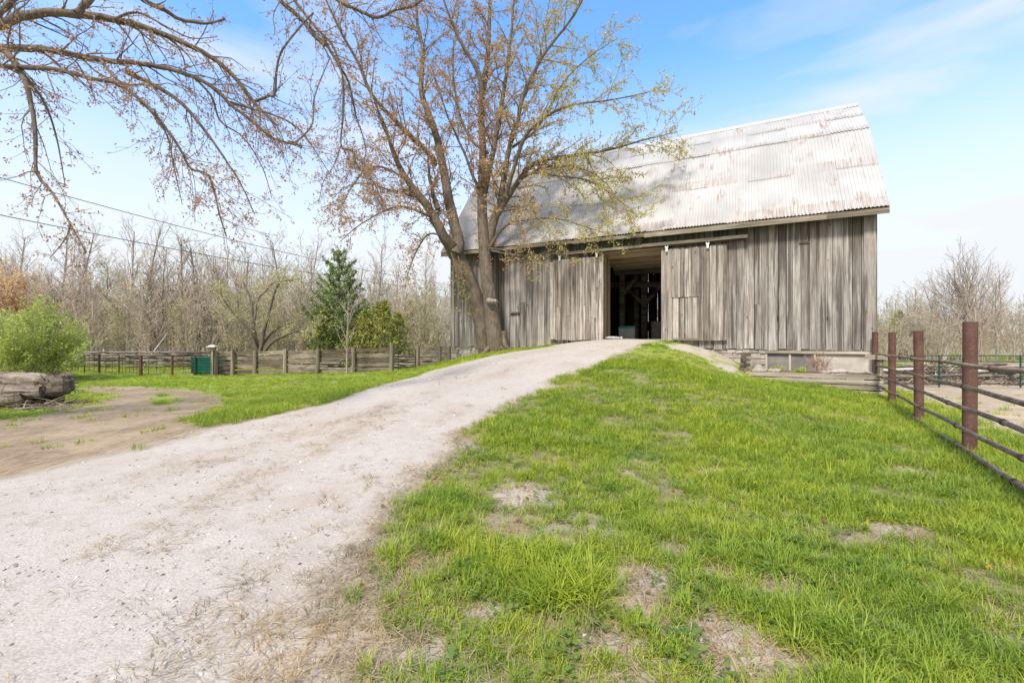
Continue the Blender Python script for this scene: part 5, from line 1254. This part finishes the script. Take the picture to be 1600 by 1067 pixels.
def tuft(nm, seed, n, h0, h1_, spread, lean, wd, mat, seg=3, flat=False, dry=0.0):
    r = np.random.RandomState(seed); mb = MB()
    for k in range(n):
        a = r.rand()*6.283; q = spread*math.sqrt(r.rand()); b = np.array([q*math.cos(a), q*math.sin(a), -.01]); L = r.uniform(h0, h1_)
        la = a+r.normal()*.8; le = lean*r.uniform(.3,1.3); d = np.array([math.cos(la), math.sin(la), 0]); s_ = np.array([-d[1], d[0], 0]); P = []; w0 = wd*r.uniform(.7,1.3)
        if flat: b[2] = r.uniform(.002,.03)
        for i in range(seg+1):
            t = i/seg; 
            if flat: c = b+d*L*t+np.array([0,0,r.uniform(-.006,.012)])
            else: th = le*t*1.5; c = b+d*L*math.sin(th)*t*.8+np.array([0,0,L*t*math.cos(th*.75)])
            P.append((c, w0*(1-t**1.5)*.5+(.0004)))
        V = []; [V.extend([c-s_*w_, c+s_*w_]) for c, w_ in P]
        mb.add(V, np.array([(2*i, 2*i+1, 2*i+3, 2*i+2) for i in range(seg)]), r.rand()*(1-dry)+dry*(r.rand() < .2))
    o = mb.build(nm, mat); COL.objects.unlink(o); return o
def gcol(name, objs):
    c = bpy.data.collections.new(name)
    for o in objs: c.objects.link(o)
    return c
def scatter(name, P, scl, col, lab, cat, tilt=0, seed=0):
    """ONE object: points carrying scale/rotation, geometry-node instances of the collection's pieces"""
    r = np.random.RandomState(seed); n = len(P); me = bpy.data.meshes.new(name); me.vertices.add(n); me.vertices.foreach_set('co', P.astype(np.float32).ravel())
    a = me.attributes.new('scl', 'FLOAT', 'POINT'); a.data.foreach_set('value', np.asarray(scl, np.float32))
    rt = np.stack([r.normal(size=n)*tilt, r.normal(size=n)*tilt, r.rand(n)*6.283], -1).astype(np.float32); a = me.attributes.new('rot', 'FLOAT_VECTOR', 'POINT'); a.data.foreach_set('vector', rt.ravel())
    a = me.attributes.new('idx', 'INT', 'POINT'); a.data.foreach_set('value', r.randint(0, len(col.objects), n).astype(np.int32))
    o = bpy.data.objects.new(name, me); COL.objects.link(o)
    ng = bpy.data.node_groups.new(name+'_scatter', 'GeometryNodeTree'); ng.interface.new_socket('Geometry', in_out='INPUT', socket_type='NodeSocketGeometry'); ng.interface.new_socket('Geometry', in_out='OUTPUT', socket_type='NodeSocketGeometry')
    N = ng.nodes; L = ng.links; gi = N.new('NodeGroupInput'); go = N.new('NodeGroupOutput'); ip = N.new('GeometryNodeInstanceOnPoints'); ci = N.new('GeometryNodeCollectionInfo')
    ci.inputs['Collection'].default_value = col; ci.inputs['Separate Children'].default_value = True; ci.inputs['Reset Children'].default_value = True
    def na(nm, ty): x = N.new('GeometryNodeInputNamedAttribute'); x.data_type = ty; x.inputs['Name'].default_value = nm; return [s for s in x.outputs if s.enabled and s.name == 'Attribute'][0]
    L.new(gi.outputs[0], ip.inputs['Points']); L.new(ci.outputs[0], ip.inputs['Instance']); ip.inputs['Pick Instance'].default_value = True
    L.new(na('idx','INT'), ip.inputs['Instance Index']); L.new(na('rot','FLOAT_VECTOR'), ip.inputs['Rotation']); L.new(na('scl','FLOAT'), ip.inputs['Scale']); L.new(ip.outputs[0], go.inputs[0])
    md = o.modifiers.new('scatter', 'NODES'); md.node_group = ng; return setp(o, lab, cat, None, 'stuff')

short = gcol('short_tufts', [tuft('grass_tuft', 600+k, 26, .035, .095, .055, .85, .0052, M['grass']) for k in range(5)])
longt = gcol('long_tufts', [tuft('long_tuft', 620+k, 34, .08, .21, .05, 1.0, .0062, M['grass'], 4) for k in range(4)])
fart = gcol('far_tufts', [tuft('far_tuft', 640+k, 34, .05, .11, .13, .8, .010, M['grass'], 2) for k in range(4)])
strw = gcol('straw_bits', [tuft('straw_bit', 660+k, 16, .04, .15, .09, 0, .0035, M['straw'], 2, True) for k in range(4)])
drg = gcol('dry_tufts', [tuft('dry_tuft', 680+k, 16, .03, .09, .05, 1.2, .004, M['straw'], 3) for k in range(3)])

def candidates(x0, x1, y0, y1, dens, seed):
    r = np.random.RandomState(seed); n = int((x1-x0)*(y1-y0)*dens); return r.uniform(x0, x1, n), r.uniform(y0, y1, n), r
def in_barn(x, y):
    lx = (x-B_C[0])*.889-(y-B_C[1])*.457; ly = (x-B_C[0])*.457+(y-B_C[1])*.889
    return (lx > -BL-.05) & (lx < .05) & (ly > -.05) & (ly < BD+.05) | ((lx > -4.6) & (lx < .12) & (ly > -1.9+.0) & (ly < 0) & (lx+1.16 > -3.2))
def vis(x, y, mrg=.8): return (np.abs(x)/np.maximum(y, .1) < 1.125+mrg) & (y > .55)
pts_s, sc_s, pts_l, sc_l, pts_f, sc_f, pts_w, sc_w, pts_d, sc_d = [[] for _ in range(10)]
def feed(x0, x1, y0, y1, dens, seed, kind):
    x, y, r = candidates(x0, x1, y0, y1, dens, seed); k = vis(x, y) & ~in_barn(x, y); x = x[k]; y = y[k]; r_ = r.rand(len(x))
    g, tr_, pa, st_, pt_ = masks(x, y); lush = vnoise(x, y, .75, 91, 3); d = np.hypot(x, y)
    p = (1-np.clip(g*1.5, 0, 1))*(1-np.clip(tr_*1.25, 0, .97))*(1-.985*np.clip(pa*1.2, 0, 1))*(1-.96*np.clip(pt_*1.5, 0, 1))*(1-.55*np.clip(st_, 0, 1))
    p *= np.clip(.60+(lush-.34)*2.8, .28, 1) if kind != 'f' else np.clip(.5+(lush-.3)*2, .35, 1)
    k = r_ < p; return x[k], y[k], lush[k], r
for (a, b, c, e, dn, sd) in ((-2.2,5.2,.3,3.2,560,1),(-3,8,3.2,7,300,2),(-6,13,7,13,130,3)):
    x, y, lu, r = feed(a, b, c, e, dn, sd, 's'); z = H(x, y); d = np.hypot(x, y)
    pts_s.append(np.stack([x, y, z], -1)); sc_s.append((.62+.75*lu)*np.interp(d, [1, 6, 13], [.85, 1.15, 1.5])*r.uniform(.7, 1.3, len(x)))
for (a, b, c, e, dn, sd) in ((-2,5,.5,4,60,11),(-3,9,4,9,34,12)):
    x, y, lu, r = feed(a, b, c, e, dn, sd, 's'); k = vnoise(x, y, .5, 61, 3)+.25*(lu-.5) > .53; x, y, lu = x[k], y[k], lu[k]; z = H(x, y)
    pts_l.append(np.stack([x, y, z], -1)); sc_l.append((.45+.75*lu)*r.uniform(.7, 1.25, len(x)))
for (a, b, c, e, dn, sd) in ((-22,18,11,20,26,21),(-40,30,20,40,9,22),(-14,-4,5,12,40,23),(-60,60,40,70,1.6,24)):
    x, y, lu, r = feed(a, b, c, e, dn, sd, 'f'); z = H(x, y); d = np.hypot(x, y)
    pts_f.append(np.stack([x, y, z], -1)); sc_f.append(np.interp(d, [8, 20, 40], [.85, 1.1, 1.8])*r.uniform(.7, 1.3, len(x)))
# the big coarse clump low in the middle of the picture, and a second at the left edge of the turf
for (px, py, n, sp_, s0) in ((900,930,34,.13,1.25),(712,778,14,.07,.85),(855,870,14,.10,1.0),(1165,760,14,.16,.9),(970,850,10,.12,.8)):
    c = hit(px, py); r = np.random.RandomState(px); x = c[0]+r.normal(size=n)*sp_; y = c[1]+r.normal(size=n)*sp_*.8
    pts_l.append(np.stack([x, y, H(x, y)], -1)); sc_l.append(s0*r.uniform(.7, 1.15, n))
for (a, b, c, e, dn, sd) in ((-3.5,4.5,.5,3.6,260,31),(-5,9,3.6,8,90,32),(-22,0,7,15,22,33)):
    x, y, r = candidates(a, b, c, e, dn, sd); k = vis(x, y) & ~in_barn(x, y); x = x[k]; y = y[k]; g, tr_, pa, st_, pt_ = masks(x, y)
    p = np.clip(st_*1.15, 0, 1)*.95+pt_*.62+tr_*.45*(vnoise(x, y, 1.5, 8, 3) > .45)+(1-g)*.10*(1-tr_)+g*.022; k = r.rand(len(x)) < p; x = x[k]; y = y[k]
    pts_w.append(np.stack([x, y, H(x, y)+.002], -1)); sc_w.append(r.uniform(.5, 1.15, len(x)))
    k = r.rand(len(x)) < .22*(x > -2); x = x[k]; y = y[k]; pts_d.append(np.stack([x, y, H(x, y)], -1)); sc_d.append(r.uniform(.7, 1.3, len(x)))
cat_ = lambda L: np.concatenate(L)
scatter('grass', cat_(pts_s), cat_(sc_s), short, 'short bright green grass covering the bank right of the driveway', 'grass', .12, 1)
scatter('long_grass', cat_(pts_l), cat_(sc_l), longt, 'longer coarse grass clumps scattered over the bank', 'grass', .10, 2)
scatter('field_grass', cat_(pts_f), cat_(sc_f), fart, 'green grass of the lawn and field beyond the driveway', 'grass', .1, 3)
scatter('straw_litter', cat_(pts_w), cat_(sc_w), strw, 'loose dry straw lying along the driveway edge and bare patches', 'straw', .05, 4)
scatter('dry_grass', cat_(pts_d), cat_(sc_d), drg, 'withered tan grass tufts at the driveway edge', 'grass', .2, 5)
print('tufts', len(cat_(pts_s)), len(cat_(pts_l)), len(cat_(pts_f)), len(cat_(pts_w)))

# clover and plantain rosettes between the grass
M['weed'] = grassmat('weed_leaf', [(0,(.10,.19,.05)),(.5,(.17,.27,.06)),(1,(.27,.36,.10))])
def weed(nm, seed):
    r = np.random.RandomState(seed); mb = MB()
    for k in range(11):
        a = r.rand()*6.283; q = r.uniform(.01,.05); L = r.uniform(.016,.034); d = np.array([math.cos(a), math.sin(a), .25]); s_ = np.array([-d[1], d[0], 0])*L*.42; c = d*q+np.array([0,0,r.uniform(.008,.035)])
        mb.add([c, c+d*L*.5+s_, c+d*L, c+d*L*.5-s_], [(0,1,2,3)], r.rand())
    o = mb.build(nm, M['weed']); COL.objects.unlink(o); return o
wd_ = gcol('weed_kinds', [weed('weed', 740+k) for k in range(4)])
x, y, r = candidates(-1.8, 8, .6, 9, 46, 61); g, tr_, pa, st_, pt_ = masks(x, y); k = vis(x, y) & ~in_barn(x, y) & (r.rand(len(x)) < (1-g)*(1-.5*pt_)*np.clip((vnoise(x, y, .8, 63, 3)-.42)*5, 0, 1)); x = x[k]; y = y[k]
scatter('ground_weeds', np.stack([x, y, H(x, y)], -1), r.uniform(.7, 1.5, len(x)), wd_, 'low round leafed weeds growing through the grass of the bank', 'weeds', .1, 8)

# pebbles
def pebble(nm, seed, mat):
    r = np.random.RandomState(seed); V = []; 
    for z, q in ((-.6,.5),(0,1),(.6,.55)):
        for k in range(6): a = k*1.047+z; V.append([q*math.cos(a)*(1+r.uniform(-.2,.2)), .75*q*math.sin(a)*(1+r.uniform(-.2,.2)), .6*z+r.uniform(-.08,.08)])
    V.append([0,0,.52]); F_ = [(i*6+j, i*6+(j+1)%6, i*6+6+(j+1)%6, i*6+6+j) for i in range(2) for j in range(6)]+[(12+j, 12+(j+1)%6, 18) for j in range(6)]
    mb = MB(); mb.add(V, F_, .5); o = mb.build(nm, mat); COL.objects.unlink(o); return o
m = NT('pebble'); oi = m.n('ShaderNodeObjectInfo'); m.col(m.ramp(oi.outputs['Random'], [(0,(.16,.13,.12)),(.2,(.33,.29,.26)),(.7,(.50,.46,.43)),(1,(.66,.62,.58))])); M['pebble'] = m.m
pb = gcol('pebble_kinds', [pebble('pebble', 700+k, M['pebble']) for k in range(3)])
PP = []; PS = []
for (a, b, c, e, dn, sd) in ((-4.5,2.5,.5,3.5,900,41),(-9,2,3.5,7,260,42),(-14,5,7,17,60,43)):
    x, y, r = candidates(a, b, c, e, dn, sd); k = vis(x, y) & ~in_barn(x, y); x = x[k]; y = y[k]; g, tr_, pa, st_, pt_ = masks(x, y); cl = vnoise(x, y, .5, 19, 3)
    k = r.rand(len(x)) < (g*np.clip((cl-.28)*1.8, .1, 1)+.28*pt_); x = x[k]; y = y[k]; PP.append(np.stack([x, y, H(x, y)+.001], -1)); PS.append((.0016+.011*r.rand(len(x))**5)*np.interp(y, [1, 5, 15], [1, 1.6, 2.6]))
scatter('pebbles', cat_(PP), cat_(PS), pb, 'small loose stones strewn over the pale gravel driveway', 'gravel', .4, 6)
print('pebbles', len(cat_(PP)))

# fallen leaves: curled brown leaves on the turf
M['dead_leaf'] = grassmat('dead_leaf', [(0,(.20,.10,.055)),(.5,(.34,.20,.11)),(1,(.46,.32,.2))])
def leaf(nm, seed):
    r = np.random.RandomState(seed); mb = MB(); n = 5; V = []
    for i in range(n+1):
        t = i/n; w_ = .36*math.sin(math.pi*min(1, t*.92+.06))**.7; z = .16*math.sin(t*4+seed)+.05; V += [(t-.5, -w_, z+.14), (t-.5, 0, z), (t-.5, w_, z+.12*r.rand())]
    mb.add(V, np.array([(3*i+a, 3*i+3+a, 3*i+4+a, 3*i+1+a) for i in range(n) for a in (0, 1)]), r.rand()); o = mb.build(nm, M['dead_leaf']); COL.objects.unlink(o); return o
dl_ = gcol('dead_leaf_kinds', [leaf('dead_leaf', 720+k) for k in range(4)])
x, y, r = candidates(-1.6, 5, .6, 5, 26, 51); g, tr_, pa, st_, pt_ = masks(x, y); k = vis(x, y) & (r.rand(len(x)) < (1-g)*(.30+.7*pt_+.6*st_)); x = x[k]; y = y[k]
scatter('fallen_leaves', np.stack([x, y, H(x, y)+.015], -1), r.uniform(.02, .055, len(x)), dl_, 'curled brown dead leaves lying in the grass and straw', 'leaves', .35, 7)

# dandelions
M['petal'] = simple('petal', (.70,.50,.02), .6, .15, 30, 0); M['stem'] = simple('stem', (.14,.22,.05), .6, .2, 20, 0)
t0_ = empty('dandelion', (0,0,0)); mb = MB(); mb.tube([(0,0,-.01),(.004,0,.05),(.008,0,.085)], .0022, 5, .5); mb.build('stem', M['stem'], t0_)
mb = MB(); r = np.random.RandomState(4)
for k in range(34):
    a = k*2.4; q = .006+.016*(k/34); e = .013*(1-k/34); d = np.array([math.cos(a), math.sin(a), 0]); s_ = np.array([-d[1], d[0], 0])*.0035; c = np.array([.008,0,.087]); mb.add([c-s_*.5, c+d*q+s_+(0,0,e), c+d*q-s_+(0,0,e), c+s_*.5], [(0,1,2,3)], r.rand())
mb.build('flower', M['petal'], t0_)
spots = [(1179,768,'beside the pale bare patch halfway up the bank'),(1500,835,'in the tall grass toward the lower right corner'),(1232,663,'on the upper bank below the planter'),(1120,676,'in the middle of the upper bank'),(960,655,'on the bank near the upper driveway edge'),(1352,832,'between the two straw patches at right'),(1298,640,'just below the planter timbers'),(1080,600,'near the crest of the bank'),(1545,905,'near the right edge of the photo low down')]
for i, (a, b, lab) in enumerate(spots):
    c = hit(a, b); o = t0_ if i == 0 else copy_tree(t0_); o.location = (c[0], c[1], h1(*c)); o.rotation_euler = (0, 0, i*1.3); sz = 1.0 if i == 0 else .8; o.scale = (sz, sz, sz); setp(o, 'small yellow dandelion '+lab, 'dandelion', 'dandelions on the grassy bank')
